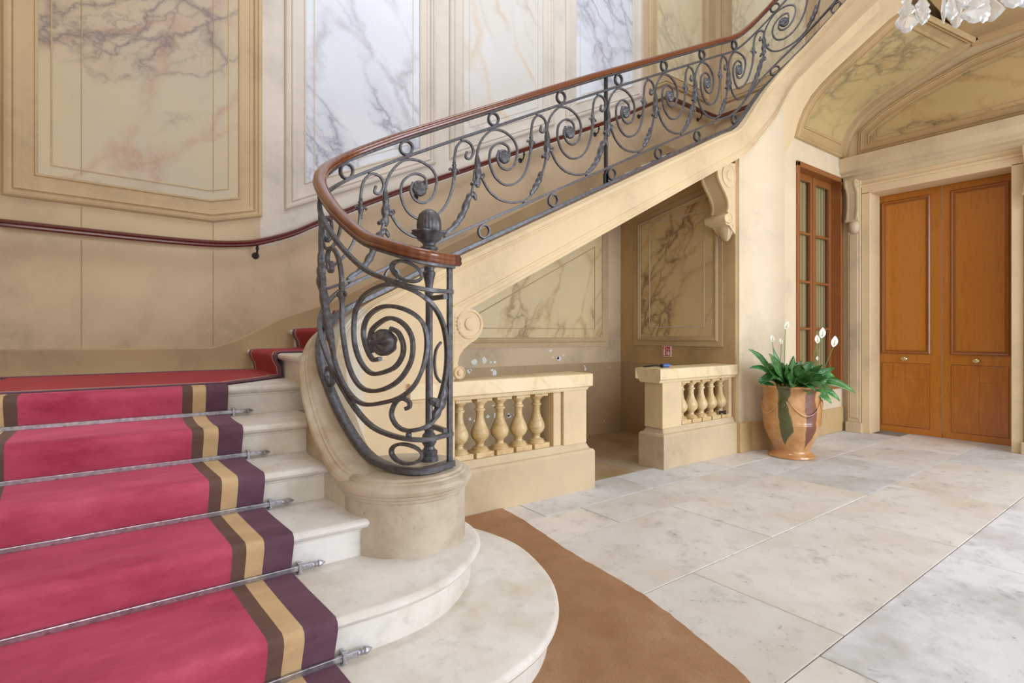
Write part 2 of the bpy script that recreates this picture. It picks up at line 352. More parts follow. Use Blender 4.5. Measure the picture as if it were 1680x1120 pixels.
# ------------------------------------------------------------ floor of stone slabs
floor = box('floor', -4, 9.2, -5.5, 5.3, -.12, -.014, 'joint'); tag(floor, kind='structure')
slabs = []
def row(v0, v1, us, mats):
    for (a, b), m in zip(zip(us[:-1], us[1:]), mats*50): slabs.append((a, b, v0, v1, m))
S_, G_, Q_, N_ = 'slab', 'slab_grey', 'slab_rough', 'slab_niche'
row(3.03, 3.50, [.5, 1.45, 2.55, 3.80, 5.0, 6.1, 7.2, 8.35], [G_, S_, G_, G_, S_, G_, G_])
row(2.62, 3.03, [.5, 1.7, 2.9, 3.98, 5.09, 6.3, 7.4, 8.35], [S_, S_, S_, S_, G_, S_, G_])
row(1.82, 2.62, [-.2, 1.0, 2.1, 3.5, 5.09, 6.45, 7.6, 8.7], [S_, S_, S_, S_, G_, S_, S_])
row(1.03, 1.82, [-1.4, .1, 1.5, 2.62, 4.29, 5.64, 7.1, 8.7], [S_, S_, S_, S_, S_, S_, G_])
row(.81, 1.03, [-1.4, .9, 2.37], [S_, S_])
row(-.40, 1.03, [2.37, 4.1, 5.8, 7.3, 8.4], [Q_, Q_, S_, Q_])
row(-.40, .81, [-2.6, -.8, .8, 2.37], [S_, S_, S_])
row(-1.7, -.40, [-2.6, -1, .6, 2.3, 3.9, 5.6, 7.2, 8.4], [S_, G_, S_])
row(-3.2, -1.7, [-2.6, -.6, 1.3, 3.1, 4.8, 6.6, 8.4], [G_, S_, S_])
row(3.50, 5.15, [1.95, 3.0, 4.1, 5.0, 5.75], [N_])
for a, b, c_, d, m in slabs:
    dz = random.uniform(-.0015, .0015); box('slab', a+.003, b-.003, c_+.003, d-.003, -.014, dz, m, floor, bevel=.003)

# ------------------------------------------------------------ back wall with the climbing handrail
WR = [(-1.1, 2.13), (-.68, 2.13), (.20, 2.113), (.62, 2.118), (.853, 2.142), (1.0, 2.178), (1.254, 2.277), (1.477, 2.40), (1.838, 2.595), (2.386, 2.871), (2.87, 3.094), (3.996, 3.63), (5.429, 4.31), (6.60, 4.93), (6.76, 4.97), (8.0, 4.97)]
def interp(L, x):
    for (a, b), (c_, d) in zip(L[:-1], L[1:]):
        if x <= c_: return b+(d-b)*(x-a)/(c_-a) if x > a else b
    return L[-1][1]
WY = 5.15; TOPZ = 8.6
us = [-1.1, -.68, -.242, .2, .625, .64, .853, 1.0, 1.10, 1.254, 1.477, 1.838, 2.386, 2.87, 3.996, 5.429, 6.2, 6.6, 6.76, 8.06]
V, F, FM = [], [], []
for u in us:
    zr = interp(WR, u)-.04
    V += [(u, WY, -.1), (u, WY, zr), (u, WY, TOPZ), (u, WY+.15, TOPZ), (u, WY+.15, -.1)]
for i in range(len(us)-1):
    a, b = i*5, i*5+5; um = (us[i]+us[i+1])/2
    F += [(a, b, b+1, a+1), (a+1, b+1, b+2, a+2), (a+2, b+2, b+3, a+3), (a+3, b+3, b+4, a+4)]
    FM += [0, 1 if um < 1.05 or um > 6.3 else 2, 0, 0]
wall_back = link('wall_back', V, F, None, mats=['tan_low', 'upper_warm', 'upper_daylit'], fm=FM); tag(wall_back, kind='structure')
T1, T2 = 5.6, 7.6
def rk(u): return 2.491+(u-1.205)*.4745
panel(wall_back, [(-.68, 2.34), (.631, 2.312), (1.014, 2.41), (1.014, T1), (-.68, T1)], 'y-', WY, PF_BIG, 'marble_p1', 'mould_warm')
panel(wall_back, [(1.205, 2.491), (2.757, 3.219), (2.757, T2), (1.205, T2)], 'y-', WY, PF_BIG, 'marble_p2', 'mould_pale')
panel(wall_back, [(2.93, 3.30), (4.467, 4.04), (4.467, T2), (2.93, T2)], 'y-', WY, PF_BIG, 'marble_p3', 'mould_pale')
panel(wall_back, [(4.66, 4.13), (6.16, 4.85), (6.16, T2), (4.66, T2)], 'y-', WY, PF_BIG, 'marble_p2', 'mould_pale')
panel(wall_back, [(6.33, 4.98), (6.72, 5.19), (7.86, 5.19), (7.86, T2), (6.33, T2)], 'y-', WY, PF_BIG, 'marble_p4', 'mould_warm')
for u in (-.242, .631):   # thin open joints in the wall facing
    box('joint_line', u-.0025, u+.0025, WY-.004, WY+.01, 1.26, interp(WR, u)-.05, 'tan_dark', wall_back)
    box('joint_line', u-.0025, u+.0025, WY-.0045, WY+.01, 2.56, 5.3, 'tan_dark', wall_back)
    box('joint_line', u-.0025, u+.0025, WY-.005, WY+.01, interp(WR, u)+.05, 2.32, 'tan_dark', wall_back)
def fillet(poly, d, plane, c, mat):
    link('panel_fillet', *moulding(offset(poly, d), [(0, 0), (0, .004), (.008, .005), (.010, 0)], plane, c), mat, wall_back)
fillet([(-.68, 2.34), (.631, 2.312), (1.014, 2.41), (1.014, T1), (-.68, T1)], .262, 'y-', WY-.001, 'mould_warm')
for q, mt in (([(1.205, 2.491), (2.757, 3.219), (2.757, T2), (1.205, T2)], 'mould_pale'), ([(2.93, 3.30), (4.467, 4.04), (4.467, T2), (2.93, T2)], 'mould_pale'), ([(4.66, 4.13), (6.16, 4.85), (6.16, T2), (4.66, T2)], 'mould_pale')): fillet(q, .262, 'y-', WY-.001, mt)
# niche part of the back wall: dado, raking panel, chips of missing paint
dado = link('dado', *prism([(1.95, 0), (5.72, 0), (5.72, .978), (1.95, .978)], 'y', WY-.012, WY), 'tan_dark', wall_back)
panel(wall_back, [(2.75, 1.20), (5.46, 1.197), (5.46, 3.05), (5.0, 2.80), (2.75, 1.62)], 'y-', WY, PF_MID, 'marble_niche', 'mould_warm')
inner = [(2.98, 1.43), (5.20, 1.433), (5.20, 2.56), (3.38, 1.64)]
link('panel_fillet', *moulding(inner, [(0, 0), (0, .006), (.01, .006), (.01, 0)], 'y-', WY-.002), 'tan_dark', wall_back)
random.seed(3)
chips = [(771,607,5,5),(778,593,11,10),(794,590,8,12),(806,607,6,4),(812,594,5,7),(805,594,4,4),(903,575,6,5),(915,587,6,6),(917,588,9,9),(925,583,4,4),(907,586,3,3),(958,600,3,3),(959,605,4,6),(768,609,8,8),(789,706,12,9),(777,690,3,4),(834,683,8,6),(843,680,5,5),(808,665,5,3),(799,683,6,6),(811,682,5,12),(770,687,5,6),(810,612,9,11),(833,680,5,8),(1000,602,2,2),(990,690,2,3)]
for (px, py, a, b) in [(x, y, p, q) for x, y, p, q in chips]:
    # wall coordinates measured from the photo, then fixed on the wall
    k = (px-840)/869; u = WY*(.59342+.80489*k)/(.80489-.59342*k); Y = .59342*u+.80489*WY; z = 1.35+(550-py)/869*Y
    if u < 2.0: continue
    d = .016 if z < .978 else .003
    n = 9; poly = [(u+a*.5*Y/869*1.2*math.cos(6.283*i/n)*random.uniform(.65, 1.15), z+b*.5*Y/869*math.sin(6.283*i/n)*random.uniform(.65, 1.15)) for i in range(n)]
    link('paint_chip', *prism(poly, 'y', WY-d, WY), 'white_chip', wall_back)
# skirting that follows the landing and the climbing flight
sk = [(-1.1, 1.25), (.62, 1.25), (.78, 1.30), (1.22, 1.53), (1.60, 1.66), (6.5, 4.06+.20), (8.0, 4.27)]
bb = link('baseboard_back', *rings([[(u, WY-.018, -.0+max(0, z-.6)), (u, WY-.018, z-.012), (u, WY-.006, z), (u, WY, z), (u, WY, max(0, z-.6))] for u, z in sk]), 'tan_dark'); tag(bb, kind='structure')
# ------------------------------------------------------------ other walls
wl = box('wall_left', -1.25, -1.1, 1.2, 5.3, 0, TOPZ, 'tan_low'); tag(wl, kind='structure')
wn = box('wall_niche', 5.72, 5.9, 3.40, 5.15, 0, 3.60, 'tan'); tag(wn, kind='structure')
link('dado', *boxv(5.708, 5.72, 3.46, 5.138, 0, .978), 'tan_dark', wn)
panel(wn, [(4.903, 1.215), (3.56, 1.215), (3.56, 3.19), (4.903, 2.93)], 'x-', 5.72, PF_MID, 'marble_nicheY', 'mould_warm')
link('panel_fillet', *moulding([(4.64, 1.455), (3.805, 1.455), (3.805, 2.885), (4.64, 2.84)], [(0, 0), (0, .006), (.01, .006), (.01, 0)], 'x-', 5.718), 'mould_pale', wn)
# wall with the window, and the rounded pier under the turn of the stair
ws_ = [boxv(6.62, 6.95, 3.28, 3.75, 0, 3.9), boxv(6.95, 8.2, 3.28, 3.75, 0, .64), boxv(6.95, 8.2, 3.28, 3.75, 3.55, 3.9), boxv(8.2, 8.75, 3.28, 3.75, 0, 3.9)]
ww = link('wall_window', *merge(ws_), 'pier'); tag(ww, kind='structure')
b1 = link('baseboard_pier', *prism([(5.70, 3.52), (5.70, 3.325), (5.95, 3.325), (6.12, 3.27), (6.27, 3.17), (6.36, 3.06), (6.40, 3.06), (6.64, 3.262), (8.29, 3.262), (8.29, 3.30), (6.66, 3.5)], 'z', 0, .34), 'tan', bevel=.006); tag(b1, kind='structure')
# wall with the double door
WD = 8.30
ps = [boxv(WD, WD+.45, 2.97, 3.75, 0, 5.0), boxv(WD, WD+.45, 1.46, 2.97, 3.33, 5.0), boxv(WD, WD+.45, -5.5, 1.46, 0, 5.0)]
wr = link('wall_door', *merge(ps), 'tan_low'); tag(wr, kind='structure')
# architrave and entablature
ar = []
for y0, y1 in ((2.93, 3.035), (1.395, 1.50)): ar.append(boxv(WD-.045, WD+.30, y0, y1, 0, 3.32))
ar.append(boxv(WD-.045, WD+.30, 1.395, 3.035, 3.30, 3.40)); ar.append(boxv(WD-.06, WD, 1.38, 3.05, 3.395, 3.43))
ag = link('trim_1', *merge(ar), 'cream', bevel=.006); tag(ag, kind='structure')
cor = [(0, 3.50), (.04, 3.50), (.05, 3.56), (.085, 3.585), (.085, 3.61), (.13, 3.64), (.14, 3.70), (.16, 3.72), (.16, 3.83), (.03, 3.85), (0, 3.85)]
cg = link('trim_2', *[x for x in rings([[(WD-h, y, z) for h, z in cor] for y in (3.28, -5.0)])], 'tan_low', bevel=.003); tag(cg, kind='structure')
fz = box('trim_3', WD-.03, WD, -5, 3.28, 3.43, 3.50, 'cream'); tag(fz, kind='structure')
for i, (y0, y1) in enumerate(((3.04, 3.20), (1.23, 1.39))):
    o = link('trim_%d' % (4+i), *merge([boxv(WD-.07, WD, y0, y1, .14, 3.50), boxv(WD-.082, WD, y0+.03, y1-.03, .2, 2.76), boxv(WD-.095, WD, y0-.02, y1+.02, 0, .14)]), 'tan_low', bevel=.006); tag(o, kind='structure')
# ------------------------------------------------------------ double door
door = thing('door_1', (8.62, 2.24, 0), None, None); tag(door, kind='structure')
PF_D = [(0, 0), (0, .016), (.012, .026), (.028, .020), (.036, .006), (.05, .004), (.054, -.006)]
for y0, y1, tone in ((2.236, 3.00, 'left'), (1.455, 2.228, 'right')):
    lf = box('door_leaf', 8.62, 8.67, y0, y1, .012, 3.33, 'oak', door, bevel=.003)
    ya, yb = y0+.12, y1-.085
    f = panel(lf, [(ya, 1.10), (yb, 1.10), (yb, 3.215), (ya, 3.215)], 'x-', 8.62, PF_D, 'oak_figured', 'oak_dark', names=('door_panel', 'panel_moulding'))
    f.parent = door; f.location = WL[f.name]-WL[door.name]
    rf = [(ya+.09, 1.19), (yb-.09, 1.19), (yb-.09, 3.125), (ya+.09, 3.125)]
    link('raised_field', *moulding(rf, [(-.004, 0), (0, .004), (.01, .006), (.5, .006)][:3], 'x-', 8.626), 'oak_dark', f)
    low = link('door_panel', *boxv(8.611, 8.62, ya+.01, yb-.005, .11, .965), 'oak', door, bevel=.003)
    link('panel_groove', *moulding([(ya+.004, .10), (yb+.001, .10), (yb+.001, .975), (ya+.004, .975)], [(0, 0), (0, .0015), (.006, .0015), (.006, 0)], 'x-', 8.62), 'oak_dark', low)
    for ys in ((ya+yb)/2, (ya+yb)/2+.14) if tone == 'left' else ((ya+yb)/2,):
        box('repair_joint', 8.6095, 8.612, ys-.002, ys+.002, .76 if tone == 'left' else .13, .96, 'oak_dark', low)
    box('repair_joint', 8.6095, 8.612, ya+.02, yb-.02 if tone == 'left' else (ya+yb)/2, .758, .762, 'oak_dark', low)
    yk = (ya+yb)/2+(.0 if tone == 'left' else .02)
    RG = [[(8.62-d, yk+r*1.35*math.cos(a*math.pi/8), 1.032+r*math.sin(a*math.pi/8)) for a in range(16)] for r, d in ((.026, 0), (.026, .006), (.012, .01), (.010, .03), (.024, .036), (.030, .048), (.026, .060), (.012, .066), (.001, .067))]
    tag(link('door_knob', *rings(RG), 'brass', door, smooth=True), 'small oval pale brass knob')
# ------------------------------------------------------------ window
win = thing('window_1', (7.6, 3.30, .64), None, None); tag(win, kind='structure')
U0, U1, Z0, Z1 = 6.95, 8.20, .64, 3.55
fr = [boxv(6.905, 6.97, 3.255, 3.40, Z0-.02, Z1+.02), boxv(8.17, 8.235, 3.255, 3.40, Z0-.02, Z1+.02), boxv(6.905, 8.235, 3.255, 3.40, Z1-.045, Z1+.025), boxv(6.905, 8.235, 3.24, 3.40, Z0-.03, Z0+.04)]
link('window_frame', *merge(fr), 'window_wood', win, bevel=.008)
for a, b in ((6.97, 7.60), (7.62, 8.17)):
    s0, s1 = a+.075, b-.06
    sh = thing('casement', (a, 3.42, Z0), None, None); del_ = sh; sh.parent = win; sh.location = Vector((a, 3.42, Z0))-WL[win.name]
    link('casement_frame', *merge([boxv(a, s0, 3.385, 3.43, Z0+.03, Z1-.03), boxv(s1, b, 3.385, 3.43, Z0+.03, Z1-.03), boxv(s0, s1, 3.385, 3.43, Z0+.03, Z0+.14), boxv(s0, s1, 3.385, 3.43, Z1-.13, Z1-.03)]), 'window_wood', sh, bevel=.006)
    zs = [.78, 1.44, 2.07, 2.72, 3.42]
    for k in range(4):
        if k: box('muntin', s0, s1, 3.39, 3.425, zs[k]-.017, zs[k]+.017, 'window_wood', sh, bevel=.006)
        box('pane', s0, s1, 3.408, 3.412, zs[k]+.005, zs[k+1]-.005, 'pane', sh)
box('trim_6', 7.585, 7.64, 3.37, 3.43, Z0+.03, Z1-.03, 'window_wood', bevel=.008)['kind'] = 'structure'
n = 150; cpts = [(6.9+1.35*i/n, 3.450+.010*math.sin(i*.9)+.005*math.sin(i*2.3+1)) for i in range(n+1)]
cu = link('curtain', [(x, y, z) for z in (.66, 3.54) for x, y in cpts], [(i, i+1, n+2+i, n+1+i) for i in range(n)], 'curtain', smooth=True)
tag(cu, 'pleated olive net curtain hanging behind the tall glazed window', 'curtain')
# ------------------------------------------------------------ vault: marble panelled soffit of the third flight
Lp = [(3.28, 3.85), (3.24, 4.0), (3.18, 4.15), (3.09, 4.29), (2.97, 4.40), (2.83, 4.50), (2.55, 4.67), (2.25, 4.85), (2.05, 4.92)]
Rp = [(3.28, 3.85), (3.25, 4.05), (3.18, 4.22), (3.07, 4.36), (2.93, 4.47), (2.75, 4.56), (2.40, 4.69), (2.0, 4.85), (1.80, 4.92)]
def seg_at(P, t):
    d = [0]
    for a, b in zip(P[:-1], P[1:]): d.append(d[-1]+math.dist(a, b))
    x = t*d[-1]
    for i in range(len(P)-1):
        if x <= d[i+1]+1e-9: f = (x-d[i])/(d[i+1]-d[i]); return (P[i][0]+(P[i+1][0]-P[i][0])*f, P[i][1]+(P[i+1][1]-P[i][1])*f)
    return P[-1]
UL, UR = 6.86, 8.30
def vs(a, b, h=0):
    def pt(a, b):
        l, r = seg_at(Lp, b), seg_at(Rp, b); return Vector((UL+(UR-UL)*a, l[0]+(r[0]-l[0])*a, l[1]+(r[1]-l[1])*a))
    p = pt(a, b)
    if h:
        e = 1e-3; t1 = pt(min(1, a+e), b)-pt(max(0, a-e), b); t2 = pt(a, min(1, b+e))-pt(a, max(0, b-e)); nn = t1.cross(t2).normalized()
        if nn.z > 0 or (abs(nn.z) < .3 and nn.y > 0): nn = -nn
        p += nn*h
    return tuple(p)
LB = 1.75; LA = UR-UL
def brk(L, d): 
    x = sorted(set([0.0]+[q/L for q in d]+[1-q/L for q in d]+[1.0]+[i/22 for i in range(3, 20)])); return x
VP = [(0, .0), (.015, .03), (.035, .04), (.055, .02), (.07, .02), (.08, .0), (.16, .0), (.165, .012), (.185, .014), (.195, 0), (9, 0)]
def vh(d):
    for (a, b), (c_, e) in zip(VP[:-1], VP[1:]):
        if d <= c_: return b+(e-b)*(d-a)/(c_-a)
    return 0
br = [q for q, _ in VP[1:-1]]
AA, BB = brk(LA, br), brk(LB, br)
V = []; 
for b in BB:
    for a in AA:
        d = min(a*LA, (1-a)*LA, b*LB, (1-b)*LB); V.append(vs(a, b, vh(d)+.002))
na = len(AA); F = [(j*na+i, j*na+i+1, (j+1)*na+i+1, (j+1)*na+i) for j in range(len(BB)-1) for i in range(na-1)]
FM = []
for j in range(len(BB)-1):
    for i in range(na-1):
        a, b = (AA[i]+AA[i+1])/2, (BB[j]+BB[j+1])/2; FM.append(1 if min(a*LA, (1-a)*LA, b*LB, (1-b)*LB) > .19 else 0)
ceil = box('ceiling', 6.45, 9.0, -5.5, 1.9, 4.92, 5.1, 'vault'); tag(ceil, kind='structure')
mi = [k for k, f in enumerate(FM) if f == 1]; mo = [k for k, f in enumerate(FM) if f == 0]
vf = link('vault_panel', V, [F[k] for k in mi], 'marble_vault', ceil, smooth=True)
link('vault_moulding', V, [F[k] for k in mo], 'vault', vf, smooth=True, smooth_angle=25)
# the arris rib along the door wall and lunette panel above the cornice
RG = []
for i in range(25):
    p = seg_at(Rp, i/24); q = seg_at(Rp, min(1, i/24+.01)) if i < 24 else p; 
    if i < 24: tv = Vector((q[0]-p[0], q[1]-p[1])).normalized()
    nv = Vector((tv.y, -tv.x)); nv = -nv if nv.x > 0 and nv.y > 0 else nv
    nv = Vector((-abs(tv.y), -abs(tv.x)))
    RG.append([(WD-x, p[0]+nv.x*h, p[1]+nv.y*h) for x, h in ((0, 0), (.05, 0), (.05, .03), (.035, .045), (.02, .045), (.015, .06), (0, .06))])
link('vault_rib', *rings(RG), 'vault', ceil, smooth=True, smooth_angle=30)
lun = [(3.10, 3.87), (3.09, 4.20), (2.80, 4.40), (2.44, 4.55), (1.85, 4.73), (1.2, 4.81), (-.5, 4.82), (-.5, 3.87)]
PF_L = [(d*.72, h) for d, h in PF_BIG]
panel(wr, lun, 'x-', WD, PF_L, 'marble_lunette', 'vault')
link('panel_fillet', *moulding([(2.86, 4.05), (2.86, 4.16), (2.44, 4.37), (1.85, 4.55), (1.30, 4.64), (1.30, 4.05)], [(0, 0), (0, .005), (.01, .005), (.01, 0)], 'x-', WD-.003), 'tan_dark', wr)
cr_ = box('trim_7', WD-.05, WD, -5, 1.85, 4.84, 4.92, 'tan'); tag(cr_, kind='structure')
# upper floors: landing, side wall of the upper hall, slab of the third flight, back of the vault
la = link('landing', *boxv(6.5, 8.1, 3.45, 5.15, 3.84, 4.03), 'tan'); tag(la, kind='structure')
wu = box('wall_upper', 8.06, 8.25, -1.0, 5.3, 5.12, TOPZ, 'upper_warm'); tag(wu, kind='structure')
wu2 = box('wall_upper', 8.06, 8.25, 3.3, 5.15, 4.03, 5.12, 'upper_warm'); tag(wu2, kind='structure')
panel(wu, [(5.04, 5.19), (4.2, 5.19), (3.5, 5.35), (3.5, T2), (5.04, T2)], 'x-', 8.06, PF_BIG, 'marble_p4', 'mould_warm')
panel(wu, [(3.3, 5.45), (1.8, 6.2), (1.8, T2+.4), (3.3, T2+.4)], 'x-', 8.06, PF_BIG, 'marble_p4', 'mould_warm')
sl = [(3.45, 4.1), (3.2, 4.42)]+[(v, z+.14) for v, z in Lp[4:]]+[(1.2, 5.12), (1.2, 5.95), (3.45, 4.25)]
ts = link('third_flight_slab', *prism(sl, 'x', 6.62, 8.06), 'tan'); tag(ts, kind='structure')
# ------------------------------------------------------------ stone staircase
RS = .175; RV = {1: 1.50, 2: 1.912, 3: 2.35, 4: 2.735, 5: 3.10, 6: 3.52}
stair = thing('staircase', (.4, 2.4, 0), 'limestone staircase with moulded nosings rising under the crimson runner', 'staircase')
def noseprof(z):   # (out, z) from the floor of the riser to the back of the tread
    return [(0, z-RS), (0, z-.062), (.008, z-.058), (.008, z-.050), (.030, z-.044), (.042, z-.036), (.048, z-.024), (.046, z-.012), (.038, z-.004), (.025, z)]
def spline(P, n=10):
    out = []; Q = [tuple(2*a-b for a, b in zip(P[0], P[1]))]+list(P)+[tuple(2*a-b for a, b in zip(P[-1], P[-2]))]
    for i in range(1, len(Q)-2):
        for k in range(n):
            t = k/n; out.append(tuple(.5*((2*b)+(-a+c)*t+(2*a-5*b+4*c-d)*t*t+(-a+3*b-3*c+d)*t**3) for a, b, c, d in zip(Q[i-1], Q[i], Q[i+1], Q[i+2])))
    out.append(tuple(P[-1])); return out
def bull(name, pts, z, back):
    path = spline(pts, 8); prof = noseprof(z); RG = []
    for i, p in enumerate(path):
        a, b = path[max(i-1, 0)], path[min(i+1, len(path)-1)]; t = Vector((b[0]-a[0], b[1]-a[1])).normalized(); nn = Vector((t.y, -t.x))
        RG.append([(p[0]+nn.x*(o-.045), p[1]+nn.y*(o-.045), zz) for o, zz in prof])
    V, F = rings(RG, False, False, False); m = len(prof); top = [i*m+m-1 for i in range(len(path))]
    b0 = len(V); V += [(x, y, z) for x, y in back]; F.append(tuple(top)+tuple(range(b0, b0+len(back))))
    return link(name, V, F, 'step', stair, smooth=True, smooth_angle=30)
bull('step', [(-1.1, 1.45), (.2, 1.45), (.8, 1.455), (1.08, 1.485), (1.32, 1.565), (1.53, 1.735), (1.69, 1.98), (1.79, 2.30), (1.79, 2.55), (1.70, 2.85), (1.52, 3.1), (1.3, 3.3)], .175, [(1.0, 3.3), (-1.1, 3.3)])
bull('step', [(-1.1, 1.868), (.1, 1.868), (.6, 1.866), (.88, 1.866), (1.10, 1.92), (1.30, 2.06), (1.43, 2.21), (1.495, 2.40), (1.48, 2.62), (1.40, 2.80), (1.25, 2.95)], .35, [(.9, 3.0), (-1.1, 3.0)])
def ustep(v, z, u0, u1, depth=.5, back=None):
    pr2 = [(v-o, zz) for o, zz in noseprof(z)]+[(back or v+depth, z), (back or v+depth, z-RS)]
    o = link('step', *prism(pr2, 'x', u0, u1), 'step', stair, smooth=True, smooth_angle=30); return o
ustep(2.35, .525, -1.1, .90); ustep(2.735, .70, -1.1, .87); ustep(3.10, .875, -1.1, .90); ustep(3.52, 1.05, -1.1, 1.0, back=5.15)
# second flight climbs along the back wall
U7 = .93
for k in range(17):
    u = U7+k*.35; z = 1.225+k*RS
    pr2 = [(u-o, zz) for o, zz in noseprof(z)]+[(u+.34, z), (u+.34, z-.03), (u+.03, z-.04), (u+.03, z-RS)]
    link('step', *prism(pr2, 'y', 3.52 if k > 0 else 3.45, 5.13), 'step', stair, smooth=True, smooth_angle=30)
link('stair_soffit', *prism([(1.95, 1.50), (6.5, 3.80), (6.5, 3.84), (1.95, 1.55)], 'y', 3.5, 5.14), 'tan', stair)

# ------------------------------------------------------------ rail path shared by the railing (u, v, z of base bar, z of top bar)
NODES = [(1.30,2.28,.72,1.685),(1.13,2.235,.718,1.687),(1.03,2.37,.724,1.739),(.985,2.62,.778,1.827),(.925,2.9,1.02,2.02),(.945,3.2,1.29,2.25),(1.10,3.38,1.474,2.42),(1.45,3.44,1.66,2.64)]
for u in (1.9,2.4,2.9,3.4,3.9,4.4,4.9,5.4,5.75): NODES.append((u,3.44,1.905+.49*(u-1.9),1.905+.49*(u-1.9)+.968+.034*min(1, max(0, (u-1.7)/1.6))))
NODES += [(5.95,3.43,3.98,4.93),(6.18,3.36,4.28,5.15),(6.35,3.23,4.50,5.38),(6.46,3.05,4.69,5.60),(6.5,2.8,4.88,5.82),(6.5,2.4,5.16,6.12),(6.5,2.0,5.44,6.42),(6.5,1.6,5.72,6.7)]
def crom(P, n=24):
    Q = [[2*a-b for a, b in zip(P[0], P[1])]]+[list(p) for p in P]+[[2*a-b for a, b in zip(P[-1], P[-2])]]; out = []
    for i in range(1, len(Q)-2):
        p0, p1, p2, p3 = Q[i-1:i+3]; T = [0]
        for a, b in ((p0, p1), (p1, p2), (p2, p3)): T.append(T[-1]+math.hypot(a[0]-b[0], a[1]-b[1])**.5)
        t0, t1, t2, t3 = T
        for k in range(n):
            t = t1+(t2-t1)*k/n; L = lambda a, b, ta, tb: [(tb-t)/(tb-ta)*x+(t-ta)/(tb-ta)*y for x, y in zip(a, b)]
            A1, A2, A3 = L(p0, p1, t0, t1), L(p1, p2, t1, t2), L(p2, p3, t2, t3); B1, B2 = L(A1, A2, t0, t2), L(A2, A3, t1, t3); out.append(L(B1, B2, t1, t2))
    out.append(list(P[-1])); return out
PP = crom(NODES); SS = [0]
for a, b in zip(PP[:-1], PP[1:]): SS.append(SS[-1]+math.hypot(a[0]-b[0], a[1]-b[1]))
import bisect
def at(s):
    if s <= 0: i = 0; f = s/(SS[1])
    else:
        i = min(bisect.bisect_right(SS, s)-1, len(SS)-2); f = (s-SS[i])/(SS[i+1]-SS[i])
    return [a+(b-a)*f for a, b in zip(PP[i], PP[i+1])]
def nor(s):
    a, b = at(max(s-.02, 0)), at(min(s+.02, SS[-1])); t = Vector((b[0]-a[0], b[1]-a[1], 0)).normalized(); return Vector((-t.y, t.x, 0))
def rp(s, t, off=0):
    p = at(s); q = Vector((p[0], p[1], p[2]+(p[3]-p[2])*t))
    return q+nor(s)*off if off else q
SEND = SS[-1]-.02

# ------------------------------------------------------------ curb / stringer under the railing
CN = [(1.20,2.38,.70),(1.06,2.34,.70),(.965,2.47,.705),(.93,2.66,.775),(.915,2.84,.92),(.918,3.0,1.08),(.955,3.17,1.23),(1.06,3.34,1.385),(1.25,3.44,1.53),(1.5,3.455,1.66),(1.9,3.455,1.875)]
for u in (2.6, 3.6, 4.6, 5.4, 5.75): CN.append((u, 3.455, 1.875+.49*(u-1.9)))
CN = [(a, b, c_, 1.484+.506*(a-1.96)) for a, b, c_ in CN]
CN += [(5.95,3.445,3.95,3.51),(6.18,3.375,4.25,3.74),(6.33,3.265,4.45,3.94),(6.44,3.10,4.63,4.26),(6.49,2.92,4.76,4.42),(6.5,2.6,4.99,4.62),(6.5,2.2,5.27,4.86),(6.5,1.9,5.48,4.94),(6.5,1.6,5.69,5.0)]
CP = crom(CN, 10)
def lowz(p, i): return 0.0 if (i < 120 and p[0] < 1.95) else p[3]
RG = []; cove = []; rl = []
for i, p in enumerate(CP):
    a, b = CP[max(i-1, 0)], CP[min(i+1, len(CP)-1)]; t = Vector((b[0]-a[0], b[1]-a[1])).normalized(); nn = Vector((-t.y, t.x)); z = p[2]; zl = lowz(p, i)
    hw = .125 if p[0] < 1.2 else (.125-.025*min(1, (p[0]-1.2)/.5)); k = min(1, max(0, (p[0]-5.5)/.4)) if p[0] > 5.5 else 0
    def q(o, zz): return (p[0]+nn.x*o, p[1]+nn.y*o, zz)
    e = .014
    top = [(.050, 0), (.040, -.010), (.030, -.012), (.026, -.020), (.012, -.022), (0, -.032), (-.005, -.048), (-.001, -.064), (.012, -.072), (.014, -.084), (.024, -.092), (.026, -.102), (.034, -.108)]
    ring = [q(-hw+a_, z+b_) for a_, b_ in top]+[q(-hw+.030, zl+.085), q(-hw+.020, zl+.080), q(-hw+.020, zl+.062), q(-hw+.012, zl+.055), q(-hw+.012, zl+.03), q(-hw+.002, zl+.022), q(-hw+.002, zl), q(hw-.034, zl)]+[q(hw-a_, z+b_) for a_, b_ in reversed(top)]
    RG.append(ring); rl.append((p, zl, ring[19]))
stringer = link('stair_stringer', *rings(RG), 'curb', smooth=True, smooth_angle=28, mats=['curb', 'cream', 'iron'], fm=None) if False else None
V, F = rings(RG); m = len(RG[0]); fm = []
for f in F:
    i = f[0]//m; u = CP[min(i, len(CP)-1)]; 
    j = (f[0] % m)
    fm.append(0 if (i < 100 and u[0] < 1.35 and u[1] < 3.44) else 1)
stringer = link('stair_stringer', V, F, None, mats=['curb', 'cream'], fm=fm, smooth=True, smooth_angle=28)
tag(stringer, 'moulded plaster stringer sweeping up from the newel drum to the upper flight', 'stringer')
